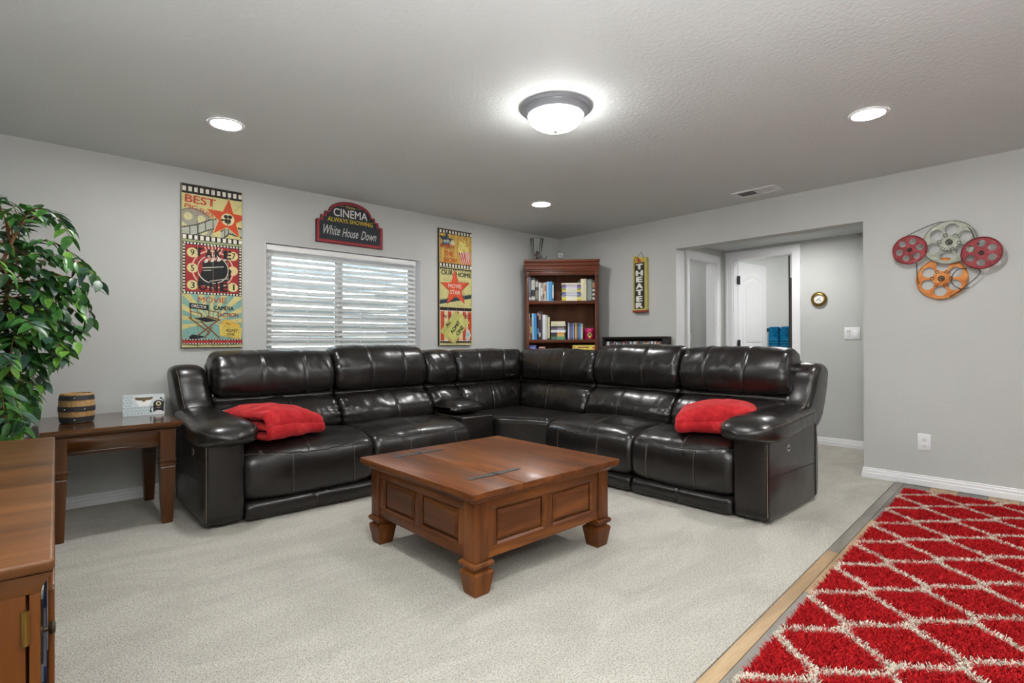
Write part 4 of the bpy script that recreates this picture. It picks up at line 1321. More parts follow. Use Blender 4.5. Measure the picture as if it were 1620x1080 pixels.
# ================================================================== WALL ART
def poster_boards(name, label, u0, w, z0, h, n, base):
    t = thing(name, label, 'sign', (u0 + w / 2, -.001, z0))
    bw = w / n
    edge = plain(34, 29, 24, .6)
    bx('backing', edge, t, u0, u0 + w, -.0235, -.001, z0, z0 + h)
    for k in range(n):
        bx('plank', base[k % len(base)], t, u0 + k * bw + .0012, u0 + (k + 1) * bw - .0012, -.026 - .0004 * (k % 2), -.0234, z0 + .002, z0 + h - .002, .001, seg=1)
    return t, [bw * k for k in range(1, n)]
CREAM = wood('poster_cream', rgb(196, 184, 128), rgb(212, 202, 146), rgb(222, 212, 164), 'z', .6, 0, 14, .4)
_pm = {}
def P_(c):
    if c not in _pm:
        m, nt, b = base_mat('faded_print_%d_%d_%d' % c, None, .62, spec=.3)
        v = coords(nt)
        n1 = tnoise(nt, v, 22, 5, .7, .6)
        k = rgb(*c)
        g = tuple(x * .55 + .06 for x in k[:3]) + (1,)
        d = tuple(x * .72 for x in k[:3]) + (1,)
        nt.links.new(ramp(nt, n1, [(.28, d), (.5, k), (.72, k), (.85, g)]), b.inputs['Base Color'])
        _pm[c] = m
    return _pm[c]

PW, PH = .426, 1.246
pz = 1.08
t1, cuts = poster_boards('movie_plank_sign', 'tall plank wall sign reading best picture, take one and movie camera action', -4.234, PW, pz, PH, 4, [CREAM])
pmx = plane_A(-4.234, pz, -.0266)
lay_ = [0]
def put(pr, c, nm, t=None, mtx=None, clip=(0.004, PW - .004, .004, PH - .004), cts=None):
    lay_[0] += 1
    o = pr.build(nm, P_(c), t or t1, mtx if mtx is not None else pmx, .0003 * lay_[0], cuts if cts is None else cts, .0013, clip)
    if nm == 'print': o['kind'] = 'stuff'
    return o
YEL, DK, REDP, ORG, WHT, TEAL = (206, 194, 120), (40, 37, 36), (158, 44, 46), (206, 84, 48), (232, 226, 212), (128, 170, 160)
# top picture
put(Print().rect(0, PW, PH - .075, PH), DK, 'print')
p = Print()
for k in range(11): p.rect(.008 + k * .039, .008 + k * .039 + .024, PH - .058, PH - .022)
put(p, WHT, 'print')
put(Print().rect(0, PW, PH - .39, PH - .078), (212, 202, 140), 'print')
put(Print().poly(circ(.08, PH - .315, .135, 40)), (126, 122, 110), 'print')
put(Print().poly(circ(.08, PH - .315, .125, 40)), (158, 153, 138), 'print')
p = Print()
for k in range(5): p.poly(circ(.08 + .075 * math.cos(k * 2 * PI / 5 + .8), PH - .315 + .075 * math.sin(k * 2 * PI / 5 + .8), .030, 18))
put(p, (206, 198, 150), 'print')
def strip(pts0, w, c_main, c_dark):
    lo = [(x, y - w / 2) for x, y in pts0]
    hi = [(x, y + w / 2) for x, y in pts0]
    put(Print().poly(lo + hi[::-1]), c_main, 'print')
    p = Print()
    for side_ in (lo, hi):
        q = resample([Vector((a, b, 0)) for a, b in side_], 34, False)
        for i in range(0, 33, 2): p.line([(q[i].x, q[i].y), (q[i + 1].x, q[i + 1].y)], .010)
    q0 = resample([Vector((a, b, 0)) for a, b in lo], 6, False)
    q1 = resample([Vector((a, b, 0)) for a, b in hi], 6, False)
    for i in range(1, 5): p.line([(q0[i].x, q0[i].y), (q1[i].x, q1[i].y)], .006)
    put(p, c_dark, 'print')
strip([(0, PH - .375), (.1, PH - .345), (.19, PH - .295), (.27, PH - .270)], .075, (176, 178, 164), (58, 54, 48))
strip([(.27, PH - .370), (.33, PH - .31), (.43, PH - .335)], .07, (176, 178, 164), (58, 54, 48))
put(Print().poly(star(.318, PH - .232, .172, .070, .06)), (222, 196, 120), 'print')
put(Print().poly(star(.318, PH - .232, .160, .064, .06)), (208, 78, 44), 'star')
put(Print().poly(circ(.318, PH - .235, .048, 28)), (222, 214, 164), 'print')
p = Print().poly(circ(.305, PH - .215, .015, 14)).poly(circ(.335, PH - .213, .015, 14)).rect(.296, .340, PH - .262, PH - .232).poly([(.298, PH - .240), (.272, PH - .232), (.272, PH - .254), (.298, PH - .246)]).poly([(.306, PH - .262), (.330, PH - .262), (.318, PH - .280)])
put(p, DK, 'print')
put(Print().text('BEST', .128, PH - .118, .058, .205, .022, -.05), (196, 72, 58), 'lettering')
put(Print().text('PIC', .064, PH - .176, .032, .085, .02, -.14), (190, 84, 66), 'lettering')
put(Print().text('TURE', .166, PH - .208, .034, .108, .02, -.34), (190, 84, 66), 'lettering')
# bottom band of the first picture
put(Print().rect(0, PW, PH - .425, PH - .385), DK, 'print')
p = Print()
for k in range(11): p.rect(.008 + k * .039, .008 + k * .039 + .024, PH - .421, PH - .390)
put(p, WHT, 'print')
put(Print().rect(0, PW, PH - .442, PH - .425), (150, 160, 120), 'print')
# middle picture
m0, m1 = PH - .838, PH - .442
put(Print().rect(.006, PW - .008, m0, m1), DK, 'print')
p = Print()
for k in range(18):
    for v in (m0 + .004, m1 - .016): p.rect(.014 + k * .0228, .014 + k * .0228 + .0125, v, v + .012)
for k in range(16):
    for u in (.010, PW - .024): p.rect(u, u + .012, m0 + .020 + k * .0228, m0 + .032 + k * .0228)
put(p, WHT, 'print')
put(Print().rect(.026, PW - .030, m0 + .020, m1 - .020), REDP, 'print')
mc = (PW / 2, (m0 + m1) / 2)
p = Print()
for k in range(6): p.poly([(mc[0], mc[1]), (mc[0] + .19 * math.cos(1.2 + k * .13), mc[1] + .18 * math.sin(1.2 + k * .13)), (mc[0] + .19 * math.cos(1.24 + k * .13), mc[1] + .18 * math.sin(1.24 + k * .13))])
put(p, (216, 206, 180), 'print')
p = Print()
for (u, v) in ((.072, m1 - .080), (PW - .072, m1 - .080), (.072, mc[1]), (PW - .072, mc[1]), (.072, m0 + .068), (PW - .072, m0 + .068)): p.poly(circ(u, v, .037, 22))
put(p, (214, 200, 142), 'print')
put(Print().ring(mc[0], mc[1], .138, .148, 40), (222, 176, 150), 'print')
put(Print().poly([(.10, m0 + .07), (.14, m0 + .20), (.14, m0 + .25), (.31, m0 + .285), (.315, m0 + .22), (.345, m0 + .20), (.33, m0 + .12), (.2, m0 + .07)]), (30, 32, 33), 'print')
p = Print()
for k in range(4): p.poly([(.150 + k * .045, m0 + .245 + k * .009), (.172 + k * .045, m0 + .249 + k * .009), (.184 + k * .045, m0 + .280 + k * .009), (.162 + k * .045, m0 + .276 + k * .009)])
p.line([(.14, m0 + .205), (.285, m0 + .225)], .006).line([(.145, m0 + .185), (.20, m0 + .192)], .005).line([(.19, m0 + .105), (.32, m0 + .135)], .005)
p.ring(mc[0], mc[1], .104, .110, 40)
put(p, (216, 210, 196), 'print')
p = Print()
for i, ch in enumerate('TAKE'): p.text(ch, .118 + i * .066, m1 - .072 - .004 * (i % 2), .062, .046, .045)
put(p, (30, 32, 33), 'lettering')
p = Print()
for i, ch in enumerate('ONE'): p.text(ch, .142 + i * .075, m0 + .064, .064, .052, .045)
put(p, (30, 32, 33), 'lettering')
for ch, u, v, w in (('9', .072, m1 - .080, .026), ('7', PW - .066, m1 - .080, .026), ('3', .074, m0 + .068, .026), ('1', PW - .066, m0 + .068, .010), ('5', .072, mc[1], .022)):
    put(Print().text(ch, u, v, .046, w, .008), (30, 32, 33), 'number')
    lay_[0] -= 1
lay_[0] += 1
# bottom picture
b0, b1_ = .035, m0
put(Print().rect(.006, PW - .008, b0, b1_), TEAL, 'print')
p = Print()
for k in range(11):
    a, b = -.35 + k * .36, -.35 + k * .36 + .17
    p.poly([(.20, b0 + .16), (.20 + .5 * math.cos(a), b0 + .16 + .5 * math.sin(a)), (.20 + .5 * math.cos(b), b0 + .16 + .5 * math.sin(b))])
put(p, (206, 194, 128), 'print', clip=(.006, PW - .008, b0 + .002, b1_ - .002))
p = Print().line([(.055, .335), (.062, .225)], .008).line([(.178, .330), (.182, .24)], .008).line([(.055, .275), (.13, .262)], .007).line([(.18, .285), (.25, .275)], .007).line([(.247, .275), (.247, .225)], .007).line([(.13, .262), (.13, .215)], .007)
p.line([(.05, .228), (.185, .115), (.175, .10)], .011).line([(.25, .215), (.10, .085)], .011).line([(.13, .20), (.255, .075)], .011).line([(.20, .155), (.155, .075)], .010).line([(.17, .24), (.26, .215)], .012)
put(p, (124, 84, 42), 'print')
put(Print().poly([(.05, .340), (.182, .328), (.182, .285), (.05, .300)]).poly([(.075, .222), (.16, .235), (.245, .208), (.165, .195)]).poly([(.05, .085), (.07, .100), (.15, .088), (.15, .078), (.07, .060), (.05, .066)]), (28, 32, 40), 'print')
put(Print().text('DIRECTOR', .116, .314, .022, .100, .005, -.09), WHT, 'lettering')
put(Print().text('MOVIE', .205, .368, .042, .190, .008), (176, 78, 52), 'lettering')
put(Print().text('CAMERA', .288, .308, .032, .140, .035), (28, 30, 34), 'lettering')
put(Print().text('ACTION', .322, .256, .030, .138, .02), (134, 36, 40), 'lettering')
put(Print().poly([(.262, .178), (.292, .226), (.40, .185), (.415, .10), (.30, .12)]), (216, 176, 76), 'print')
put(Print().poly([(.255, .175), (.26, .092), (.41, .062), (.412, .150)]), (222, 196, 96), 'print')
put(Print().line([(.285, .165), (.288, .095), (.395, .074), (.396, .145), (.285, .165)], .0025), (150, 120, 50), 'print')
put(Print().text('ADMIT', .345, .132, .026, .088, .022, -.10).text('ONE', .336, .104, .020, .058, .022, -.10).text('An', .318, .188, .014, .034, .02, -.25), (84, 66, 34), 'lettering')
put(Print().rect(.004, PW - .004, .004, .080), DK, 'print', clip=(.006, PW - .008, .028, .066))
p = Print()
for k in range(9): p.rect(.010 + k * .0465, .010 + k * .0465 + .042, .034, .056)
put(p, (176, 52, 50), 'print')
p = Print()
for k in range(21):
    for v in (.0285, .0585): p.rect(.010 + k * .0195, .010 + k * .0195 + .0105, v, v + .0065)
put(p, WHT, 'print')

# second plank sign
QW, QH = .432, 1.236
t2, cuts2 = poster_boards('movie_plank_sign', 'tall plank wall sign reading enjoy the show, our home and movie star', -1.898, QW, 1.084, QH, 4, [CREAM])
qmx = plane_A(-1.898, 1.084, -.0266)
lay_[0] = 0
def put2(pr, c, nm='print', clip=(.004, QW - .004, .004, QH - .004)): return put(pr, c, nm, t2, qmx, clip, cuts2)
put2(Print().rect(0, QW, QH - .385, QH), (190, 150, 70))
p = Print()
for k in range(5): p.rect(.03 + k * .085, .06 + k * .085, QH - .36, QH - .05)
put2(p, (206, 168, 88))
put2(Print().rect(0, QW, QH - .052, QH).rect(0, QW, QH - .405, QH - .362), DK)
p = Print()
for k in range(11):
    p.rect(.010 + k * .0395, .031 + k * .0395, QH - .046, QH - .016)
    p.rect(.010 + k * .0395, .031 + k * .0395, QH - .400, QH - .370)
put2(p, WHT)
put2(Print().poly(star(.090, QH - .125, .105, .045, .15)), (58, 62, 74))
put2(Print().poly([(.050, QH - .120), (.125, QH - .108), (.140, QH - .150), (.055, QH - .160)]), (108, 136, 158))
put2(Print().line([(.058, QH - .135), (.13, QH - .125)], .010).poly(circ(.175, QH - .14, .030, 14)), (206, 202, 160))
rgp = random.Random(8)
p = Print()
for k in range(26): p.poly(circ(.310 + rgp.uniform(-.055, .06), QH - .195 + rgp.uniform(-.05, .06), .020, 9))
put2(p, (212, 200, 116))
p = Print()
for k in range(14): p.poly(circ(.310 + rgp.uniform(-.055, .06), QH - .195 + rgp.uniform(-.05, .09), .011, 8))
put2(p, (228, 214, 130))
put2(Print().poly([(.240, QH - .235), (.405, QH - .225), (.415, QH - .35), (.300, QH - .362)]), (224, 206, 184))
p = Print()
for k in range(5): p.poly([(.246 + k * .034, QH - .235), (.264 + k * .034, QH - .234), (.318 + k * .024, QH - .358), (.304 + k * .024, QH - .360)])
put2(p, (186, 54, 48))
put2(Print().poly([(.33, QH - .23), (.395, QH - .21), (.40, QH - .30), (.355, QH - .31)]), (206, 160, 156))
put2(Print().text('ENJOY', .108, QH - .190, .050, .185, .035).text('THE', .118, QH - .262, .050, .110, .035).text('SHOW!', .140, QH - .330, .048, .175, .035), (190, 84, 40), 'lettering')
# middle
put2(Print().rect(.004, QW - .004, QH - .83, QH - .405), (206, 198, 136))
p = Print()
for k in range(14): p.rect(.014 + k * .030, .017 + k * .030, QH - .82, QH - .42)
put2(p, (190, 180, 118))
p = Print().rect(.004, QW - .004, QH - .425, QH - .412)
for k in range(18): p.rect(.010 + k * .0235, .020 + k * .0235, QH - .44, QH - .424)
put2(p, (48, 52, 40))
p = Print()
for k in range(23): p.poly([(.004 + k * .0185, QH - .80 + k * .0035), (.0225 + k * .0185, QH - .80 + k * .0035), (.0225 + k * .0185, QH - .765 + k * .0035), (.013 + k * .0185, QH - .745 + k * .0035), (.004 + k * .0185, QH - .765 + k * .0035)])
put2(p, (48, 62, 74))
put2(Print().text('OUR', .098, QH - .465, .050, .150, .028), (40, 42, 36), 'lettering')
put2(Print().text('HOME', .315, QH - .475, .050, .205, .028), (40, 42, 36), 'lettering')
put2(Print().text('Every', .105, QH - .545, .030, .100, .0).text('one is a', .300, QH - .545, .030, .160, .0), (126, 122, 92), 'lettering')
put2(Print().poly(star(.205, QH - .630, .205, .082, -.05)), (150, 60, 40))
put2(Print().poly(star(.200, QH - .626, .200, .080, -.05)), (212, 84, 54), 'star')
put2(Print().text('MOVIE', .198, QH - .602, .042, .170, .012).text('STAR', .200, QH - .668, .042, .135, .012), (230, 208, 190), 'lettering')
# bottom
put2(Print().rect(.004, QW - .004, .03, QH - .845), (222, 206, 160))
p = Print()
for u in (.012, .105, .205, .300, .372): p.rect(u, u + .045, .03, QH - .87)
put2(p, (196, 74, 52))
put2(Print().rect(.004, QW - .004, QH - .868, QH - .832).rect(.004, QW - .004, .030, .046), (52, 38, 38))
p = Print()
for k in range(19):
    p.rect(.008 + k * .0222, .019 + k * .0222, QH - .877, QH - .864)
    p.rect(.008 + k * .0222, .019 + k * .0222, .044, .056)
put2(p, WHT)
put2(Print().text('At the', .110, QH - .925, .046, .150, .02).text('MOVIES', .305, QH - .925, .048, .200, .02), (120, 40, 52), 'lettering')
def tick(cx, cy, w, h, rot):
    ca, sa = math.cos(rot), math.sin(rot)
    return [(cx + ca * x - sa * y, cy + sa * x + ca * y) for x, y in ((-w, -h), (w, -h), (w, -h * .35), (w * .93, 0), (w, h * .35), (w, h), (-w, h), (-w, h * .35), (-w * .93, 0), (-w, -h * .35))]
put2(Print().poly(tick(.155, .215, .150, .070, .85)), (186, 184, 104))
put2(Print().poly(tick(.225, .180, .160, .078, .85)), (206, 202, 122))
q = tick(.225, .180, .145, .062, .85)
put2(Print().line(q + [q[0]], .004), (140, 140, 70))
put2(Print().text('ADMIT', .200, .195, .042, .165, .035, .85).text('ONE', .258, .160, .042, .120, .035, .85).text('An', .105, .225, .034, .062, .035, .75), (44, 44, 30), 'lettering')
put2(Print().poly([(.33, .07), (.385, .05), (.41, .11), (.385, .17), (.345, .16)]), (206, 206, 196))
put2(Print().poly([(.355, .10), (.385, .10), (.382, .14), (.358, .14)]), (150, 180, 200))
put2(Print().rect(QW - .016, QW - .004, .03, QH - .405), (196, 190, 130))

# cinema sign over the window
cs = thing('cinema_sign', 'marquee shaped red bordered chalkboard sign reading home cinema over the window', 'sign', (-2.876, -.001, 2.012))
CW, CH = .652, .398
def marquee(i):
    L = []
    w = CW - 2 * i
    s1, s2, s3 = .205 - i * .4, .245 - i * .4, .285 - i * .4
    right = [(w / 2, i), (w / 2, s1 - .010), (w / 2 - .006, s1), (w / 2 - .042 + i * .2, s1 + .004)]
    for k in range(5): right.append((w / 2 - .040 - .004 * math.sin(PI * k / 8) + i * .2, s1 + .004 + .040 * k / 4))
    right.append((w / 2 - .078 + i * .35, s2 + .004))
    for k in range(4): right.append((w / 2 - .078 - .004 * k / 3 + i * .35, s2 + .004 + .036 * k / 3))
    xa = w / 2 - .118 + i * .45
    ya = s3 + .004
    for k in range(0, 13):
        a = PI / 2 * k / 12
        right.append((xa * math.cos(a), ya + (CH - i - ya) * math.sin(a)))
    left = [(-x, y) for x, y in right[:-1]][::-1]
    return [(x + CW / 2, y) for x, y in (right + left)]
cmx = plane_A(-3.202, 2.012, 0.0)
vs, fs = curve_solid([marquee(0.0)], .018)
MB().add(vs, fs, cmx @ Matrix.Translation((0, 0, .011))).build('board', plain(44, 22, 24, .5), cs, 30)
vs, fs = curve_solid([marquee(.004), marquee(.030)], .004)
MB().add(vs, fs, cmx @ Matrix.Translation((0, 0, .021))).build('border', plain(150, 38, 46, .5), cs, 30)
Print().poly(marquee(.030)).build('chalkboard', plain(38, 46, 52, .6), cs, cmx, .0204)
mq = resample([Vector((a, b, 0)) for a, b in marquee(.016)], 92)
m = MB()
for q in mq: m.lathe([(.0045, 0), (.0035, .002), (0, .0028)], 6, mtx=cmx @ Matrix.Translation((q.x, q.y, .0232)))
o_ = m.build('bulb_dots', plain(196, 92, 92, .5), cs, 50)
o_['kind'] = 'stuff'
u0 = CW / 2
Print().rect(u0 - .055 - .045, u0 - .06, .348, .351).rect(u0 + .06, u0 + .10, .348, .351).text('Home', u0, .349, .026, .092, .012, 0, .35).build('lettering', plain(206, 186, 96, .5), cs, cmx, .0210)
Print().text('CINEMA', u0, .288, .072, .330, .012).build('lettering', plain(226, 226, 224, .5), cs, cmx, .0210)
Print().text('ALWAYS SHOWING', u0, .218, .038, .440, .022).build('lettering', plain(214, 184, 40, .5), cs, cmx, .0210)
Print().text('White', .142, .120, .085, .165, .002, 0, .22).text('House', .325, .112, .080, .150, .002, 0, .22).text('Down', .510, .108, .080, .150, .002, 0, .22).build('chalk_lettering', plain(212, 212, 208, .8), cs, cmx, .0210)

# theater sign on the right wall
ts = thing('theater_sign', 'narrow vertical yellow and black theater sign hanging on the right wall', 'sign', (-.03, -1.226, 1.452))
TW, TH = .188, .62
tmx = plane_B(-1.146, 1.452, 0.0) @ Matrix.Scale(.93, 4, (1, 0, 0))
body = [(0, 0), (TW, 0), (TW, .600), (.165, .585)] + [(.150 - k * .012, .592 + .020 * math.sin(k * .42)) for k in range(0, 9)] + [(.035, .622), (.012, .632), (0, .620)]
vs, fs = curve_solid([body], .045)
MB().add(vs, fs, tmx @ Matrix.Translation((0, 0, .0245))).build('box', plain(212, 198, 112, .5), ts, 30)
Print().rect(.024, .164, .030, .548).build('panel', plain(38, 34, 28, .5), ts, tmx, .0475)
bx('sill', plain(158, 70, 50, .5), ts, -.052, -.001, -1.324, -1.142, 1.446, 1.470, .002)
swl = Print()
swl.poly([(.026, .545), (.162, .545), (.162, .575), (.120, .585), (.09, .605), (.05, .62), (.028, .605)])
swl.build('scroll_print', plain(206, 170, 60, .5), ts, tmx, .0478)
Print().poly([(.060, .548), (.128, .548), (.105, .575), (.085, .600), (.055, .585), (.075, .57)]).build('scroll_print', plain(176, 78, 38, .5), ts, tmx, .0481)
Print().line([(.028, .552), (.024, .592), (.048, .612), (.075, .598), (.082, .580), (.062, .576)], .006).build('scroll_print', plain(48, 38, 28, .5), ts, tmx, .0484)
p = Print()
for i, ch in enumerate('THEATER'): p.text(ch, .094, .500 - i * .0715, .056, .084 if ch not in 'E' else .070, .06)
p.build('lettering', plain(232, 230, 222, .5), ts, tmx, .0480)
for dz_ in range(7):
    pass
Print().rect(.012, .018, .03, .58).rect(.170, .176, .03, .575).build('border_print', plain(120, 112, 48, .5), ts, tmx, .0476)
side_m = Matrix(((-1, 0, 0, -.001), (0, 0, 1, -1.146), (0, 1, 0, 1.452), (0, 0, 0, 1)))
p = Print()
for i, ch in enumerate('THEATER'): p.text(ch, .0225, .500 - i * .0715, .050, .026, .03)
p.build('lettering', plain(60, 54, 30, .5), ts, side_m, .0005)
MB().tube([tmx @ Vector((.050, .612, .03)), tmx @ Vector((.092, .672, .006)), tmx @ Vector((.140, .600, .03))], .0022, 6).build('hanger_wire', M['black'], ts)

# film reel wall sculpture
fr = thing('film_reel_sculpture', 'metal wall sculpture of four overlapping film reels in red, green and orange', 'wall art', (-.02, -3.9, 1.70))
def painted(name, c1, c2, c3):
    m, nt, b = base_mat(name, None, .45, .35)
    v = coords(nt)
    n = tnoise(nt, v, 16, 5, .65, .5)
    nt.links.new(ramp(nt, n, [(.3, c1), (.5, c2), (.7, c3)]), b.inputs['Base Color'])
    return m
RM = [painted('reel_green', rgb(112, 114, 100), rgb(138, 141, 128), rgb(166, 166, 152)), painted('reel_red', rgb(96, 20, 24), rgb(128, 34, 40), rgb(150, 66, 70)),
      painted('reel_orange', rgb(160, 88, 30), rgb(192, 118, 52), rgb(210, 150, 90))]
def reel(y, z, r, off, mat, rot, big, label):
    n = 6
    holes = [circ(.62 * r * math.cos(rot + k * PI / 3), .62 * r * math.sin(rot + k * PI / 3), (.26 if big else .225) * r, 22) for k in range(n)]
    vs, fs = curve_solid([circ(0, 0, r, 60)] + holes + [circ(0, 0, .085 * r, 16)], .006)
    mt = plane_B(y, z, -off)
    o = MB().add(vs, fs, mt).build('reel', mat, fr, 30)
    o['label'] = label
    MB().tube([mt @ Vector((p[0], p[1], 0)) for p in circ(0, 0, r, 60)], .0055, 8, True).build('rim', mat, o)
    MB().tube([mt @ Vector((p[0], p[1], .004)) for p in circ(0, 0, .12 * r, 20)], .004, 6, True).build('hub_ring', plain(70, 58, 40, .4, .6), o)
    if big:
        sq_ = MB()
        for k in range(n):
            a = rot + PI / 6 + k * PI / 3
            s_ = .062 * r
            mm = mt @ Matrix.Translation((.37 * r * math.cos(a), .37 * r * math.sin(a), .004)) @ Matrix.Rotation(a, 4, 'Z')
            sq_.tube([mm @ Vector((x * s_, y_ * s_, 0)) for x, y_ in ((-1, -1), (1, -1), (1, 1), (-1, 1))], .0028, 4, True)
        q_ = sq_.build('square_ornaments', plain(70, 66, 52, .4, .5), o, 0)
        q_['kind'] = 'stuff'
    MB().tube([mt @ Vector((0, 0, -.003)), plane_B(y, z, 0) @ Vector((0, 0, .001))], .008, 8).build('standoff', M['black'], o)
reel(-3.881, 1.580, .150, .022, RM[2], .45, True, 'orange film reel')
reel(-3.930, 1.842, .156, .046, RM[0], .35, True, 'large grey green film reel')
reel(-3.694, 1.815, .106, .060, RM[1], .2, False, 'left red film reel')
reel(-4.113, 1.738, .110, .066, RM[1], .5, False, 'right red film reel')
wy = lambda px, py, off: tuple(Vector((-off, -3.93 - (px - 1501) * .00405 + 0, 1.842 - (py - 384) * .00405 * .0 - (py - 384) * .0049)))
def wire(pts, name='film_strip'):
    q = catmull([Vector(p) for p in pts], 8, False)
    return MB().tube(q, .0028, 6).build(name, M['black'], fr)
wire([(-.05, -3.64, 1.91), (-.045, -3.76, 1.965), (-.04, -3.86, 1.998), (-.04, -3.95, 2.0)])
wire([(-.04, -3.99, 1.98), (-.05, -4.05, 1.92), (-.06, -4.075, 1.85), (-.06, -4.10, 1.80)])
wire([(-.06, -4.09, 1.635), (-.05, -4.105, 1.60), (-.04, -4.06, 1.545), (-.03, -4.00, 1.49), (-.03, -3.93, 1.44)])
wire([(-.03, -4.03, 1.64), (-.045, -3.98, 1.635), (-.05, -3.945, 1.585), (-.045, -3.95, 1.53), (-.035, -4.00, 1.49), (-.03, -4.04, 1.50)])
wire([(-.04, -3.735, 1.71), (-.03, -3.735, 1.62), (-.025, -3.745, 1.55)])

# ================================================================== WINDOW BLIND AND WINDOW WELL
bl = thing('window_blind', 'white horizontal slat blind hanging in the basement window', 'blind', (-2.88, .05, WZ0))
BX0, BX1 = -3.604, -2.152
bw = plain(240, 240, 238, .35)
slm, nt, b = base_mat('slat_white', rgb(244, 244, 242), .35)
tr_ = nt.nodes.new('ShaderNodeBsdfTranslucent')
tr_.inputs[0].default_value = (.85, .86, .84, 1)
mx_ = nt.nodes.new('ShaderNodeMixShader')
mx_.inputs[0].default_value = .5
nt.links.new(b.outputs[0], mx_.inputs[1])
nt.links.new(tr_.outputs[0], mx_.inputs[2])
nt.links.new(mx_.outputs[0], nt.nodes['Material Output'].inputs[0])
bx('valance', bw, bl, BX0 - .004, BX1 + .004, .012, .024, 1.868, 1.940, .003)
bx('headrail', bw, bl, BX0, BX1, .026, .074, 1.900, 1.945, .002)
sl = MB()
tl = math.radians(36)
sec = []
for k in range(5):
    w = -.025 + .05 * k / 4
    sec.append((w, .003 * (1 - (w / .025) ** 2)))
sec = sec + [(w, z - .0028) for w, z in sec[::-1]]
sl.rings([[(x, w * math.cos(tl) - z * math.sin(tl), w * math.sin(tl) + z * math.cos(tl)) for w, z in sec] for x in (BX0, BX1)])
sme = sl.mesh('slat', slm, 40)
z = 1.862
while z > WZ0 + .05:
    o = bpy.data.objects.new('slat', sme)
    COL.objects.link(o)
    o.parent = bl
    o.location = (2.88, 0, z - WZ0)
    z -= .0445
bx('bottom_rail', bw, bl, BX0, BX1, .026, .074, WZ0 + .012, WZ0 + .032, .003)
for x in (-3.55, -3.26, -2.99, -2.76, -2.50, -2.24):
    m = MB()
    m.tube([(x, .024, 1.90), (x, .024, WZ0 + .02)], .0022, 5)
    m.build('ladder_cord', bw, bl, 60)
MB().tube([(-3.30, .008, 1.88), (-3.30, .008, 1.83)], .006, 6).build('tilt_knob', bw, bl)
for x, zz in ((-3.585, 1.60), (-3.583, 1.48)):
    MB().lathe([(.0, 0), (.006, .004), (.009, .03), (.004, .036), (0, .037)], 10, (x, .012)).build('cord_pull', bw, bl)
    bl.children[-1].location.z = zz
    MB().tube([(x, .012, 1.88), (x, .012, zz + .036)], .0012, 4).build('pull_cord', bw, bl)

gal, nt, b = base_mat('galvanised_steel', rgb(150, 156, 156), 0.45, .15)
wl_ = thing('window_well', 'corrugated pale metal window well outside the basement window', 'window well', (-2.86, .8, .5))
rings = []
zs = [.50 + .0175 * k for k in range(0, 96)]
for zz in zs:
    r = 1.05 + .020 * math.cos(2 * PI * zz / .085)
    rings.append([(-2.86 + r * math.cos(PI * k / 32), .17 + r * .82 * math.sin(PI * k / 32), zz) for k in range(33)])
vs = [p for r in rings for p in r]
fs = [(33 * k + i, 33 * k + i + 1, 33 * k + 34 + i, 33 * k + 33 + i) for k in range(len(zs) - 1) for i in range(32)]
MB().add(vs, fs).build('corrugated_wall', gal, wl_, 60)
bx('gravel_bed', plain(150, 144, 134, .9), wl_, -3.9, -1.8, .165, 1.0, .46, .52)

# ================================================================== LIGHT FITTINGS
fl_ = thing('ceiling_light', 'round flush mount ceiling light with grey metal rim and frosted dome', 'ceiling light', (-2.875, -2.60, 2.30))
fm_ = Matrix.Translation((-2.875, -2.60, 0))
MB().lathe([(.10, 2.4395), (.203, 2.4395), (.205, 2.432), (.196, 2.424), (.186, 2.420), (.182, 2.412), (.170, 2.404), (.164, 2.396), (.158, 2.392), (.150, 2.396), (.10, 2.43)], 56, mtx=fm_, cap=False).build('rim', M['pewter'], fl_, 40)
dome = [(.155 * math.cos(a), 2.394 - .082 * math.sin(a)) for a in [PI / 2 * k / 12 for k in range(13)]]
MB().lathe([(.152, 2.400)] + dome, 48, mtx=fm_, cap=False).build('glass_dome', emit('dome_glow', LAMP_DOME), fl_, 60)
MB().lathe([(0, 2.296), (.008, 2.298), (.014, 2.304), (.015, 2.310), (.010, 2.314)], 16, mtx=fm_, cap=False).build('finial', M['pewter'], fl_, 60)
can_e = emit('downlight_glow', LAMP_CAN)
def downlight(x, y, zc, label, e=can_e, r=.102):
    t = thing('recessed_light', label, 'ceiling light', (x, y, zc), 0, 'round recessed ceiling lights')
    mt = Matrix.Translation((x, y, zc))
    MB().lathe([(r * .80, -.0005), (r * .82, -.006), (r * .9, -.0075), (r * .98, -.005), (r, -.0005)], 40, mtx=mt, cap=False).build('trim_ring', M['white'], t, 50)
    MB().lathe([(r * .815, -.003), (0, -.004)], 40, mtx=mt, cap=False).build('lens', e, t, 50)
downlight(-4.20, -1.11, H, 'round recessed ceiling light nearest the left plank sign')
downlight(-1.455, -3.77, H, 'round recessed ceiling light at the right, above the doorway side')
downlight(-1.435, -1.07, H, 'round recessed ceiling light near the corner bookcase')
downlight(-4.20, -3.77, H, 'round recessed ceiling light above the left foreground cabinet')
downlight(-1.455, -6.2, H, 'added unseen recessed fill light at the far right behind the camera')  # unseen fitting added to brighten the foreground carpet
downlight(-4.20, -6.2, H, 'added unseen recessed fill light at the far left behind the camera')  # its added twin, also out of view, filling the foreground
hall_e = emit('hall_glow', LAMP_HALL)
downlight(.66, -2.55, HZ, 'round recessed light in the lowered hall ceiling', hall_e, .08)
bath_e = emit('bath_glow', LAMP_BATH)
downlight(1.70, -2.75, 2.4, 'added unseen recessed fill light on the shower side of the bathroom ceiling', bath_e, .085)  # extra lamp added to brighten the face of the open door
downlight(1.70, -1.15, 2.4, 'round recessed light in the bathroom ceiling', bath_e, .072)
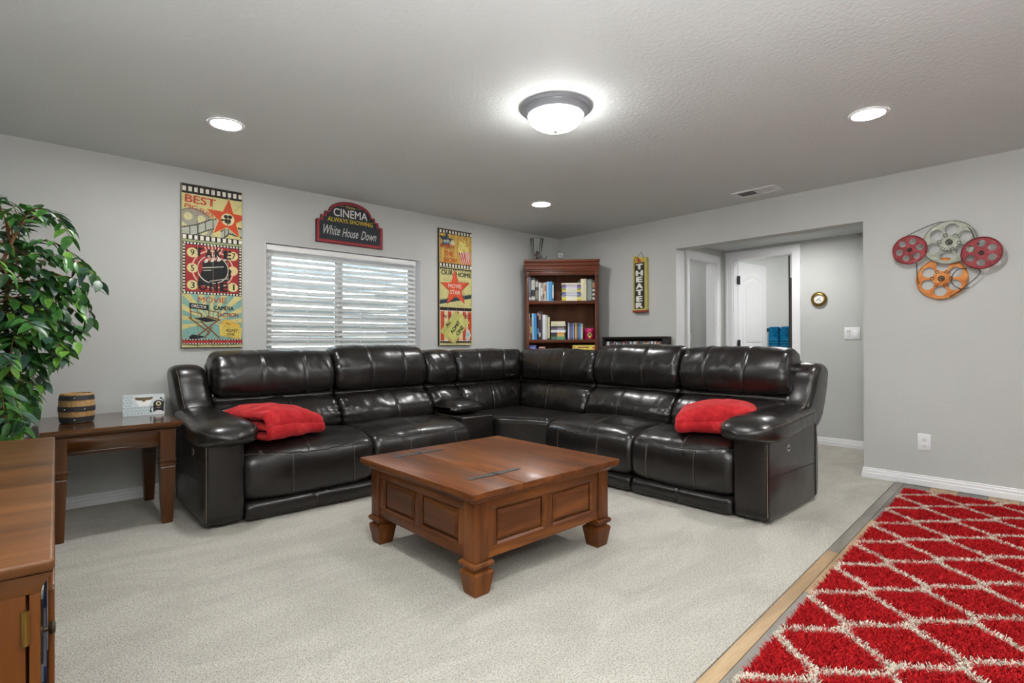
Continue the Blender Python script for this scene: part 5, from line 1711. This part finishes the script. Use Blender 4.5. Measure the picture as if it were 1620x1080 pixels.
downlight(.72, -.85, 2.36, 'round recessed light in the side room ceiling', hall_e, .05)

# ceiling vent
cv = thing('ceiling_vent', 'white two panel ceiling air vent near the wide opening', 'vent', (-.322, -2.645, 2.43))
rect = MB()
def hring(x0, x1, y0, y1, hx0, hx1, hy0, hy1, z0, z1):
    o = [(x0, y0), (x1, y0), (x1, y1), (x0, y1)]
    h = [(hx0, hy0), (hx1, hy0), (hx1, hy1), (hx0, hy1)]
    vs = [(p[0], p[1], z) for z in (z0, z1) for p in o + h]
    fs = []
    for i in range(4):
        j = (i + 1) % 4
        fs += [(i, j, 4 + j, 4 + i), (8 + i, 12 + i, 12 + j, 8 + j), (4 + i, 4 + j, 12 + j, 12 + i), (i, 8 + i, 8 + j, j)]
    return MB().add(vs, fs)
hring(-.424, -.22, -2.83, -2.46, -.395, -.249, -2.80, -2.49, 2.432, 2.4399).build('frame', M['white_soft'], cv, 20)
bx('backing', plain(60, 60, 58, .8), cv, -.395, -.249, -2.80, -2.49, 2.4392, 2.4398)
bx('divider', M['white_soft'], cv, -.395, -.249, -2.653, -2.641, 2.432, 2.439)
for k in range(9):
    for (y0_, y1_, sg) in ((-2.641, -2.49, 1), (-2.80, -2.653, -1)):
        yy = y0_ + (y1_ - y0_) * (k + .5) / 9
        mm = Matrix.Translation((-.322, yy, 2.4365)) @ Matrix.Rotation(sg * .75, 4, 'X')
        MB().box(-.073, .073, -.006, .006, -.0005, .0005, mm).build('louvre', M['white_soft'], cv, 0)

# ================================================================== SWITCHES, OUTLET, HALL CLOCK
oc = thing('wall_outlet', 'white duplex power outlet low on the right wall', 'outlet', (-.003, -3.769, .336))
bx('cover_plate', M['white'], oc, -.0065, -.0005, -3.809, -3.729, .274, .399, .003)
for zc in (.314, .358):
    bx('socket', M['white_soft'], oc, -.0085, -.006, -3.786, -3.752, zc - .016, zc + .016, .006)
    for dy, hh in ((-.007, .005), (.007, .006)):
        bx('slot', M['black'], oc, -.0088, -.0080, -3.769 + dy - .0011, -3.769 + dy + .0011, zc - .002, zc + hh + .002)
    bx('ground_hole', M['black'], oc, -.0088, -.0080, -3.7715, -3.7665, zc - .011, zc - .0065)
sp = thing('switch_plate', 'white double switch plate on the hall wall beside the opening', 'switch', (1.277, -2.945, 1.195))
bx('cover_plate', M['white'], sp, 1.2725, 1.2795, -3.018, -2.872, 1.135, 1.262, .003)
bx('rocker', plain(244, 244, 244, .3), sp, 1.268, 1.2735, -2.998, -2.962, 1.163, 1.234, .003)
bx('keypad', M['white_soft'], sp, 1.2695, 1.2735, -2.932, -2.894, 1.163, 1.234, .003)
for j in range(2):
    for i in range(2): bx('key', plain(170, 170, 170, .5), sp, 1.2685, 1.270, -2.927 + i * .016, -2.915 + i * .016, 1.208 + j * .012, 1.216 + j * .012)
clk = thing('brass_wall_clock', 'small round brass wall clock with white dial on the hall wall', 'clock', (1.27, -2.632, 1.572))
mk = Matrix.Translation((1.2795, -2.632, 1.572)) @ Matrix.Rotation(-PI / 2, 4, 'Y')
MB().lathe([(.070, 0), (.078, .006), (.080, .016), (.074, .028), (.062, .036), (.054, .038), (.050, .032), (.047, .022)], 40, cap=False, mtx=mk).build('brass_case', M['brass'], clk, 50)
MB().lathe([(.0, .021), (.050, .021)], 32, cap=False, mtx=mk).build('dial', plain(232, 232, 226, .4), clk, 30)
for a, l in ((.6, .030), (2.3, .040), (4.1, .024)):
    MB().box(-.0018, .0018, 0, l, .0225, .0235, mk @ Matrix.Rotation(a, 4, 'Z')).build('hand', M['black'], clk, 0)
sp3 = thing('light_switch', 'white single switch plate seen through the left hall doorway', 'switch', (1.277, -1.085, 1.16))
bx('cover_plate', M['white'], sp3, 1.2725, 1.2795, -1.122, -1.045, 1.10, 1.225, .003)
bx('toggle', M['white_soft'], sp3, 1.262, 1.273, -1.088, -1.078, 1.15, 1.175, .002)

# bathroom: towel bar, two towels, dark shower frame
tb = thing('towel_bar', 'dark towel bar on the bathroom wall holding the blue towels', 'towel bar', (2.36, -1.80, 1.27))
MB().tube([(2.335, -1.62, 1.275), (2.335, -2.02, 1.275)], .009, 10).build('rail', M['bronze'], tb)
for y in (-1.625, -2.015):
    MB().tube([(2.335, y, 1.275), (2.405, y, 1.275)], .007, 8).build('bracket', M['bronze'], tb)
    MB().lathe([(.026, 0), (.026, .006), (.012, .014), (0, .014)], 16, mtx=Matrix.Translation((2.4195, y, 1.275)) @ Matrix.Rotation(-PI / 2, 4, 'Y')).build('wall_flange', M['bronze'], tb)
tm, nt, b = base_mat('blue_towel', None, .95, spec=.1)
v = coords(nt)
nt.links.new(ramp(nt, tnoise(nt, v, 30, 3), [(.3, rgb(10, 78, 120)), (.7, rgb(30, 124, 168))]), b.inputs['Base Color'])
bump(nt, b, tnoise(nt, v, 260, 2), .5, .004)
def towel(label, y0, y1, seed, low):
    t = thing('towel', label, 'towel', (2.335, (y0 + y1) / 2, 1.27), 0, 'blue bathroom towels')
    prof = []
    for k in range(24): prof.append((-.030 - .010 * math.sin(k * .12), low + (1.275 - low) * k / 24))
    for k in range(9): prof.append((-.030 * math.cos(PI * k / 8), 1.275 + .030 * math.sin(PI * k / 8)))
    for k in range(1, 20): prof.append((.030, 1.275 - .33 * k / 19))
    rings = []
    n = 26
    for i in range(n + 1):
        w = i / n
        y = y0 + (y1 - y0) * w
        e = math.sqrt(max(0, 1 - (2 * w - 1) ** 6))
        rg_out, rg_in = [], []
        for (x, z) in prof:
            f = .006 * noise.noise(Vector((y * 22 + seed, z * 2, 0))) + .014 * (1 - (2 * w - 1) ** 2)
            sg = -1 if x <= 0 else 1
            rg_out.append((2.335 + x * (.55 + .45 * e) + sg * f, y + .012 * noise.noise(Vector((z * 5, seed, 0))), z + (.010 * e if z > 1.27 else 0)))
            rg_in.append((2.335 + x * .42, y, z - (.006 if z > 1.27 else 0)))
        rings.append(rg_out + rg_in[::-1])
    MB().rings(rings).build('terry_cloth', tm, t, 80)
    for zb in (1.135, 1.10, 1.065):
        m = MB()
        m.tube([(2.335 - .030 - .010 * math.sin(.12 * 24 * (zb - low) / (1.275 - low)) - .004 - .014 * (1 - (2 * w - 1) ** 2), y0 + (y1 - y0) * w, zb) for w in [.06 + .88 * k / 10 for k in range(11)]], .006, 6)
        m.build('woven_band', plain(40, 140, 186, .9), t)
towel('blue towel at the left of the bathroom towel bar', -1.675, -1.815, 1.0, .78)
towel('blue towel at the right of the bathroom towel bar', -1.825, -1.97, 5.0, .74)
sd = thing('shower_door', 'dark framed glass shower door edge seen inside the bathroom', 'shower door', (2.0, -2.6, 0))
bx('post', M['bronze'], sd, 1.995, 2.010, -2.066, -2.052, 0, 2.26)
bx('stile', plain(70, 66, 62, .4, .4), sd, 1.985, 2.02, -2.13, -2.067, 0.02, 1.915, .003)
bx('stile', plain(70, 66, 62, .4, .4), sd, 1.985, 2.02, -3.20, -3.14, 0.02, 1.915, .003)
bx('top_rail', plain(70, 66, 62, .4, .4), sd, 1.985, 2.02, -3.14, -2.13, 1.87, 1.915, .003)
bx('bottom_rail', plain(70, 66, 62, .4, .4), sd, 1.985, 2.02, -3.14, -2.13, .02, .06, .003)
bx('glass_panel', M['glass'], sd, 1.999, 2.005, -3.14, -2.13, .06, 1.87)

# ================================================================== MEDIA CABINET, LEFT FOREGROUND
tv = thing('media_cabinet', 'reddish brown wooden media cabinet with brass hinge in the left foreground', 'cabinet', (-5.068, -3.591, 0), math.radians(-1.8))
TL, TD, TZ = 1.425, .53, .780
ty, tz_ = M['tv_y'], M['tv_z']
MB().rbox(-TD, 0, 0, TL, TZ - .020, TZ, .006, 3).build('cabinet_top', ty, tv, 35, True)
rings = []
for (o, z) in ((.016, TZ - .052), (.015, TZ - .046), (.012, TZ - .038), (.006, TZ - .028), (.002, TZ - .0205)):
    rings.append([(-TD + o, o, z), (-o, o, z), (-o, TL - o, z), (-TD + o, TL - o, z)])
MB().rings(rings).build('top_moulding', ty, tv, 12, True)
zt = TZ - .052
bx('end_panel', tz_, tv, -TD + .05, -.0335, .014, .034, .06, zt, .002, True)
bx('end_stile', tz_, tv, -.0300, -.0170, .012, .034, .0, zt, .002, True)
bx('end_stile', tz_, tv, -TD + .016, -TD + .05, .012, .034, .0, zt, .002, True)
bx('end_panel', tz_, tv, -TD + .016, -.016, TL - .034, TL - .014, .0, zt, .002, True)
bx('back_panel', tz_, tv, -TD + .016, -TD + .024, .034, TL - .034, .06, zt, 0, True)
for z in (.06, .30, .54): bx('shelf', ty, tv, -TD + .024, -.045, .034, TL - .034, z, z + .018, 0, True)
for y in (.49, .93): bx('divider', tz_, tv, -TD + .024, -.035, y, y + .018, .06, zt, 0, True)
bx('plinth', tz_, tv, -TD + .03, -.03, .04, TL - .04, 0, .06, 0, True)
for z in (.655, .14):
    h = MB()
    h.rbox(-.0385, -.0285, .0085, .0135, z, z + .050, .001)
    h.tube([(-.0335, .0085, z - .001), (-.0335, .0085, z + .051)], .0038, 10)
    h.build('hinge', M['brass'], tv, 35, True)['label'] = 'brass hinge'
dr = bx('door', tz_, tv, -.0085, -.0005, .050, .072, .07, zt - .012, .002, True)
bx('door_stile', tz_, tv, -.0085, -.0005, .44, .49, .07, zt - .012, .002, True)
bx('door_rail', tz_, tv, -.0085, -.0005, .072, .44, zt - .07, zt - .012, .002, True)
bx('door_rail', tz_, tv, -.0085, -.0005, .072, .44, .07, .13, .002, True)
bx('door_pane', M['glass'], tv, -.006, -.003, .072, .44, .13, zt - .07, 0, True)
kn = MB().lathe([(.0, 0), (.010, 0), (.010, .003), (.0045, .005), (.0045, .011), (.010, .0135), (.012, .017), (.010, .021), (0, .022)], 18, mtx=Matrix.Translation((-.0175, .032, .662)) @ Matrix.Scale(.85, 4) @ Matrix.Rotation(PI / 2, 4, 'Y'))
kn.build('knob', M['bronze'], tv, 40, True)['label'] = 'dark bronze knob'
for k in range(3):
    bx('door_panel', tz_, tv, -.032, -.018, .50 + k * .305, .78 + k * .30, .07, zt - .01, .002, True)
tvM = wmat(tv)
dv = [((60, 92, 170), (200, 206, 226), 'blue and white disc case standing inside the door of the foreground cabinet', .595, .135, -.0125),
      ((206, 206, 204), (90, 88, 84), 'white disc case behind the blue one in the foreground cabinet', .595, .150, -.0158),
      ((226, 214, 170), (226, 214, 170), 'thin cream disc case low in the foreground cabinet', .325, .20, -.0145)]
for k, (c, c2, lab, z, h, x) in enumerate(dv):
    o = bx('disc_case', col(c), None, -.0016, .0016, 0, .12, 0, h, 0)
    loc = tvM @ Vector((x, .076 + .004 * k, z if z < .5 else .558))
    o.location = loc
    o.rotation_euler = (0, 0, math.radians(-1.8))
    MW[o.name] = Matrix.Translation(loc) @ Matrix.Rotation(math.radians(-1.8), 4, 'Z')
    tag(o, lab, 'disc case', 'disc cases in the foreground cabinet')
    bx('spine_label', col(c2), o, -.0016, .0016, -.0006, .0, h * .2, h * .9, 0, True)
# third shelf support for the cases in the door
bx('door_rack', tz_, tv, -.017, -.0088, .072, .20, .552, .557, 0, True)
bx('door_rack', tz_, tv, -.017, -.0088, .072, .20, .318, .323, 0, True)

# ================================================================== ARTIFICIAL FICUS
fx, fy = -5.27, -.98
fc = thing('ficus_tree', 'leafy green artificial ficus tree at the left edge beside the end table', 'plant', (fx, fy, 0))
MB().lathe([(0, .0), (.125, .0), (.135, .01), (.165, .24), (.175, .25), (.178, .27), (.168, .275), (.160, .25), (0, .245)], 36, (fx, fy), cap=False).build('pot', plain(70, 52, 40, .5), fc, 40)
MB().lathe([(0, .252), (.10, .252), (.158, .247)], 24, (fx, fy), cap=False).build('moss', plain(96, 88, 54, .9), fc, 60)
bark = wood('ficus_bark', rgb(70, 48, 28), rgb(118, 84, 50), rgb(150, 112, 70), 'z', .8, 0, 14)
rg = random.Random(12)
stems = []
for k in range(4):
    a = k * PI / 2 + .4
    pts = [Vector((fx + .03 * math.cos(a), fy + .03 * math.sin(a), .24))]
    for j in range(1, 8):
        w = j / 7
        rr = .05 + .10 * w * (1 + .3 * math.sin(k))
        pts.append(Vector((fx + rr * math.cos(a + w * 2.2) + .02 * math.sin(j * 1.7 + k), fy + rr * .8 * math.sin(a + w * 2.2), (.24 + 1.52 * w))))
    q = catmull(pts, 5, False)
    MB().tube(q, [.016 - .010 * i / (len(q) - 1) for i in range(len(q))], 8).build('trunk', bark, fc, 60)
    stems.append(q)
lm = []
for nm, c1_, c2_ in (('dark', (28, 66, 34), (48, 94, 46)), ('mid', (48, 100, 40), (78, 136, 58)), ('lime', (88, 142, 46), (124, 174, 70)), ('blue', (44, 78, 62), (74, 110, 92))):
    m, nt, b = base_mat('leaf_' + nm, None, .38)
    v = coords(nt, kind='Generated')
    nt.links.new(ramp(nt, tnoise(nt, v, 3.0, 3), [(.3, rgb(*c1_)), (.7, rgb(*c2_))]), b.inputs['Base Color'])
    b.inputs['Subsurface Weight'].default_value = 0.0
    lm.append(m)
def leaf_geo(L, W, fold, curl):
    vs, fs = [], []
    st = [(0, .02), (.12, .55), (.32, .98), (.55, .92), (.78, .55), (.92, .2), (1.0, .01)]
    for (x, w) in st:
        zc = -curl * x * x * L
        for s_ in (-1, 0, 1): vs.append((x * L, s_ * w * W / 2, zc + (fold * w * W / 2 if s_ else 0)))
    for i in range(len(st) - 1):
        for j in range(2): fs.append((3 * i + j, 3 * i + j + 1, 3 * i + 3 + j + 1, 3 * i + 3 + j))
    return vs, fs
LG = [leaf_geo(.082, .038, .25, .18), leaf_geo(.070, .033, .4, .35), leaf_geo(.088, .042, .15, .10), leaf_geo(.076, .032, .5, .45)]
leaves = []
tw = []
def xlim(z):
    """right-hand outline of the crown"""
    P0 = [(.6, -5.14), (.80, -5.06), (.95, -5.02), (1.10, -4.92), (1.25, -4.82), (1.60, -4.80), (1.75, -4.92), (1.85, -5.02), (1.95, -5.12)]
    for (a, xa), (b, xb) in zip(P0[:-1], P0[1:]):
        if a <= z <= b: return xa + (xb - xa) * (z - a) / (b - a)
    return -5.1
for b_ in range(135):
    st = stems[rg.randrange(4)]
    i0 = rg.randrange(int(len(st) * .30), len(st))
    p = st[i0].copy()
    a = rg.uniform(-PI, PI)
    if rg.random() < .5: a = rg.uniform(-1.4, .9)
    hfrac = (p.z - .55) / 1.1
    el = .35 + .85 * hfrac + rg.uniform(-.2, .3)
    L = rg.uniform(.34, .56) * (1.05 - .30 * max(0, hfrac - .7))
    d = Vector((math.cos(a) * math.cos(el), math.sin(a) * math.cos(el), math.sin(el)))
    pts = [p.copy()]
    n = 12
    drp = rg.uniform(.12, .26)
    for k in range(n):
        d = (d + Vector((rg.uniform(-.10, .10), rg.uniform(-.10, .10), -drp + rg.uniform(-.05, .05)))).normalized()
        p = p + d * L / n
        p.x = max(p.x, XL + .13)
        p.y = min(p.y, -.12)
        pts.append(p.copy())
    keep = []
    for q in pts:
        if q.x > xlim(q.z) or q.z > 1.83 or q.z < .66: break
        keep.append(q)
    pts = keep
    if len(pts) < 5: continue
    tw.append(pts)
    for k in range(2, len(pts)):
        t_ = (pts[k] - pts[k - 1]).normalized()
        for s_ in (1, -1):
            if rg.random() < .10: continue
            side_ = t_.cross(Vector((0, 0, 1)))
            if side_.length < .1: side_ = Vector((1, 0, 0))
            side_.normalize()
            x = (t_ * rg.uniform(.25, .8) + side_ * s_ * rg.uniform(.5, 1.0) + Vector((0, 0, rg.uniform(-.75, .1)))).normalized()
            up = Vector((rg.uniform(-.45, .45), rg.uniform(-.6, .25), 1)).normalized()
            y = up.cross(x)
            if y.length < .05: continue
            y.normalize()
            zx = x.cross(y)
            leaves.append(Matrix(((x.x, y.x, zx.x, pts[k].x), (x.y, y.y, zx.y, pts[k].y), (x.z, y.z, zx.z, pts[k].z), (0, 0, 0, 1))))
for pts in tw:
    MB().tube(pts, [.0040 - .0026 * i / (len(pts) - 1) for i in range(len(pts))], 5).build('branch', bark, fc, 60)
ci = cam.matrix_world.inverted()
def in_view(m_):
    q = ci @ (m_ @ Vector((.04, 0, 0)))
    if q.z > -.2: return -1
    px = 810 + 844.5 * q.x / -q.z
    return -1 if px < -6 else 1 / -q.z
order = sorted(leaves, key=in_view, reverse=True)
leaf_mats = [rg.choice([0, 0, 1, 1, 1, 2, 3]) for _ in order]
lme = {}
for gi, (vs, fs) in enumerate(LG):
    for mi in range(4):
        mm = MB()
        mm.add(vs, fs)
        lme[(gi, mi)] = mm.mesh('leaf', lm[mi], 80)
fi = wmat(fc).inverted()
for k, mt in enumerate(order[:300]):
    o = bpy.data.objects.new('leaf', lme[(k % 4, leaf_mats[k])])
    COL.objects.link(o)
    o.parent = fc
    o.matrix_basis = fi @ mt
for mi in range(4):
    mm = MB()
    for k, mt in enumerate(order[300:]):
        if leaf_mats[300 + k] != mi: continue
        vs, fs = LG[k % 4]
        mm.add(vs, fs, mt)
    if mm.v:
        o = mm.build('foliage', lm[mi], fc, 80)
        o['kind'] = 'stuff'

# ================================================================== SHAG RUG
rug = thing('shag_rug', 'red shag rug with a white trellis pattern on the plank floor', 'rug', (-.285, -3.706, -.003))
e1, e2 = Vector((-.99843, -.0559, 0)), Vector((.0559, -.99843, 0))
RO = Vector((-.285, -3.706, 0))
RL, RW = 3.62, 2.36
def rp(s_, t_, z): return RO + e1 * s_ + e2 * t_ + Vector((0, 0, z))
vs = [rp(a, b, z) for z in (-.003, .008) for a, b in ((.006, .006), (RL - .006, .006), (RL - .006, RW - .006), (.006, RW - .006))]
MB().add(vs, [(0, 1, 2, 3), (7, 6, 5, 4), (0, 4, 5, 1), (1, 5, 6, 2), (2, 6, 7, 3), (3, 7, 4, 0)]).build('backing', plain(120, 16, 20, .95), rug, 0)
R = np.random.default_rng(5)
def trellis(s_, t_):
    """distance to the nearest wavy line of the ogee trellis"""
    per, amp, ph = .41, .0865, .4775
    best = np.full(s_.shape, 9.0)
    w = 2 * np.pi / per
    k0 = np.floor((t_ - .0835) / .173)
    for dk in (-1, 0, 1, 2):
        k = k0 + dk
        sg = np.where(np.mod(k, 2) == 0, 1.0, -1.0)
        y = .0835 + .173 * k + sg * amp * np.cos(w * (s_ - ph))
        sl_ = amp * w * np.sin(w * (s_ - ph))
        best = np.minimum(best, np.abs(t_ - y) / np.sqrt(1 + sl_ ** 2))
    return best
def tufts(s0, s1, t0, t1, dens, wid, hgt):
    n = int((s1 - s0) * (t1 - t0) * dens)
    s_ = R.uniform(s0, s1, n)
    t_ = R.uniform(t0, t1, n)
    white = trellis(s_ + R.normal(0, .0022, n), t_ + R.normal(0, .0022, n)) < .0135
    az = R.uniform(0, 2 * np.pi, n)
    fa = R.uniform(0, 2 * np.pi, n)
    lean = R.uniform(.15, .75, n)
    h = hgt * R.uniform(.75, 1.15, n)
    base = np.array(RO)[None] + s_[:, None] * np.array(e1)[None] + t_[:, None] * np.array(e2)[None]
    base[:, 2] = .004
    wv = np.stack([np.cos(fa), np.sin(fa), 0 * fa], 1) * (wid / 2)
    ln = np.stack([np.cos(az) * np.sin(lean), np.sin(az) * np.sin(lean), np.cos(lean)], 1)
    mid = base + ln * (h * .55)[:, None]
    tip = mid + (ln + np.stack([.5 * np.cos(az), .5 * np.sin(az), -.15 + 0 * az], 1)) * (h * .40)[:, None]
    V = np.stack([base - wv * .7, base + wv * .7, mid + wv, tip + wv * .5, tip - wv * .5, mid - wv], 1)
    val = R.uniform(.72, 1.12, n)
    red = np.array([lin(204), lin(38), lin(42)])
    red2 = np.array([lin(168), lin(20), lin(26)])
    mixv = R.uniform(0, 1, n)[:, None]
    c = (red * mixv + red2 * (1 - mixv)) * val[:, None]
    cw = np.array([lin(226), lin(216), lin(200)])[None] * R.uniform(.85, 1.05, n)[:, None]
    C = np.where(white[:, None], cw, c)
    return V, C
parts = [tufts(0, RL, 0, 1.00, 72000, .0046, .028), tufts(0, RL, 1.02, RW, 9000, .013, .030)]
V = np.concatenate([p[0] for p in parts])
C = np.concatenate([p[1] for p in parts])
n = len(V)
me = bpy.data.meshes.new('pile')
off = np.array(rug.location)
co = (V.reshape(-1, 3) - off[None]).astype(np.float32)
me.vertices.add(n * 6)
me.vertices.foreach_set('co', co.ravel())
idx = np.arange(n)[:, None] * 6
quads = np.concatenate([idx + np.array([[0, 1, 2, 5]]), idx + np.array([[5, 2, 3, 4]])], 1).reshape(-1, 4)
me.loops.add(quads.size)
me.loops.foreach_set('vertex_index', quads.ravel().astype(np.int32))
me.polygons.add(len(quads))
me.polygons.foreach_set('loop_start', np.arange(0, quads.size, 4, dtype=np.int32))
at = me.color_attributes.new('yarn', 'FLOAT_COLOR', 'POINT')
cc = np.ones((n * 6, 4), dtype=np.float32)
cc[:, :3] = np.repeat(C, 6, axis=0)
at.data.foreach_set('color', cc.ravel())
me.update()
me.validate()
ym, nt, b = base_mat('yarn', None, .9, spec=.15)
an = nt.nodes.new('ShaderNodeAttribute')
an.attribute_name = 'yarn'
nt.links.new(an.outputs['Color'], b.inputs['Base Color'])
me.materials.append(ym)
po = link_mesh('pile', me, rug)
po['kind'] = 'stuff'
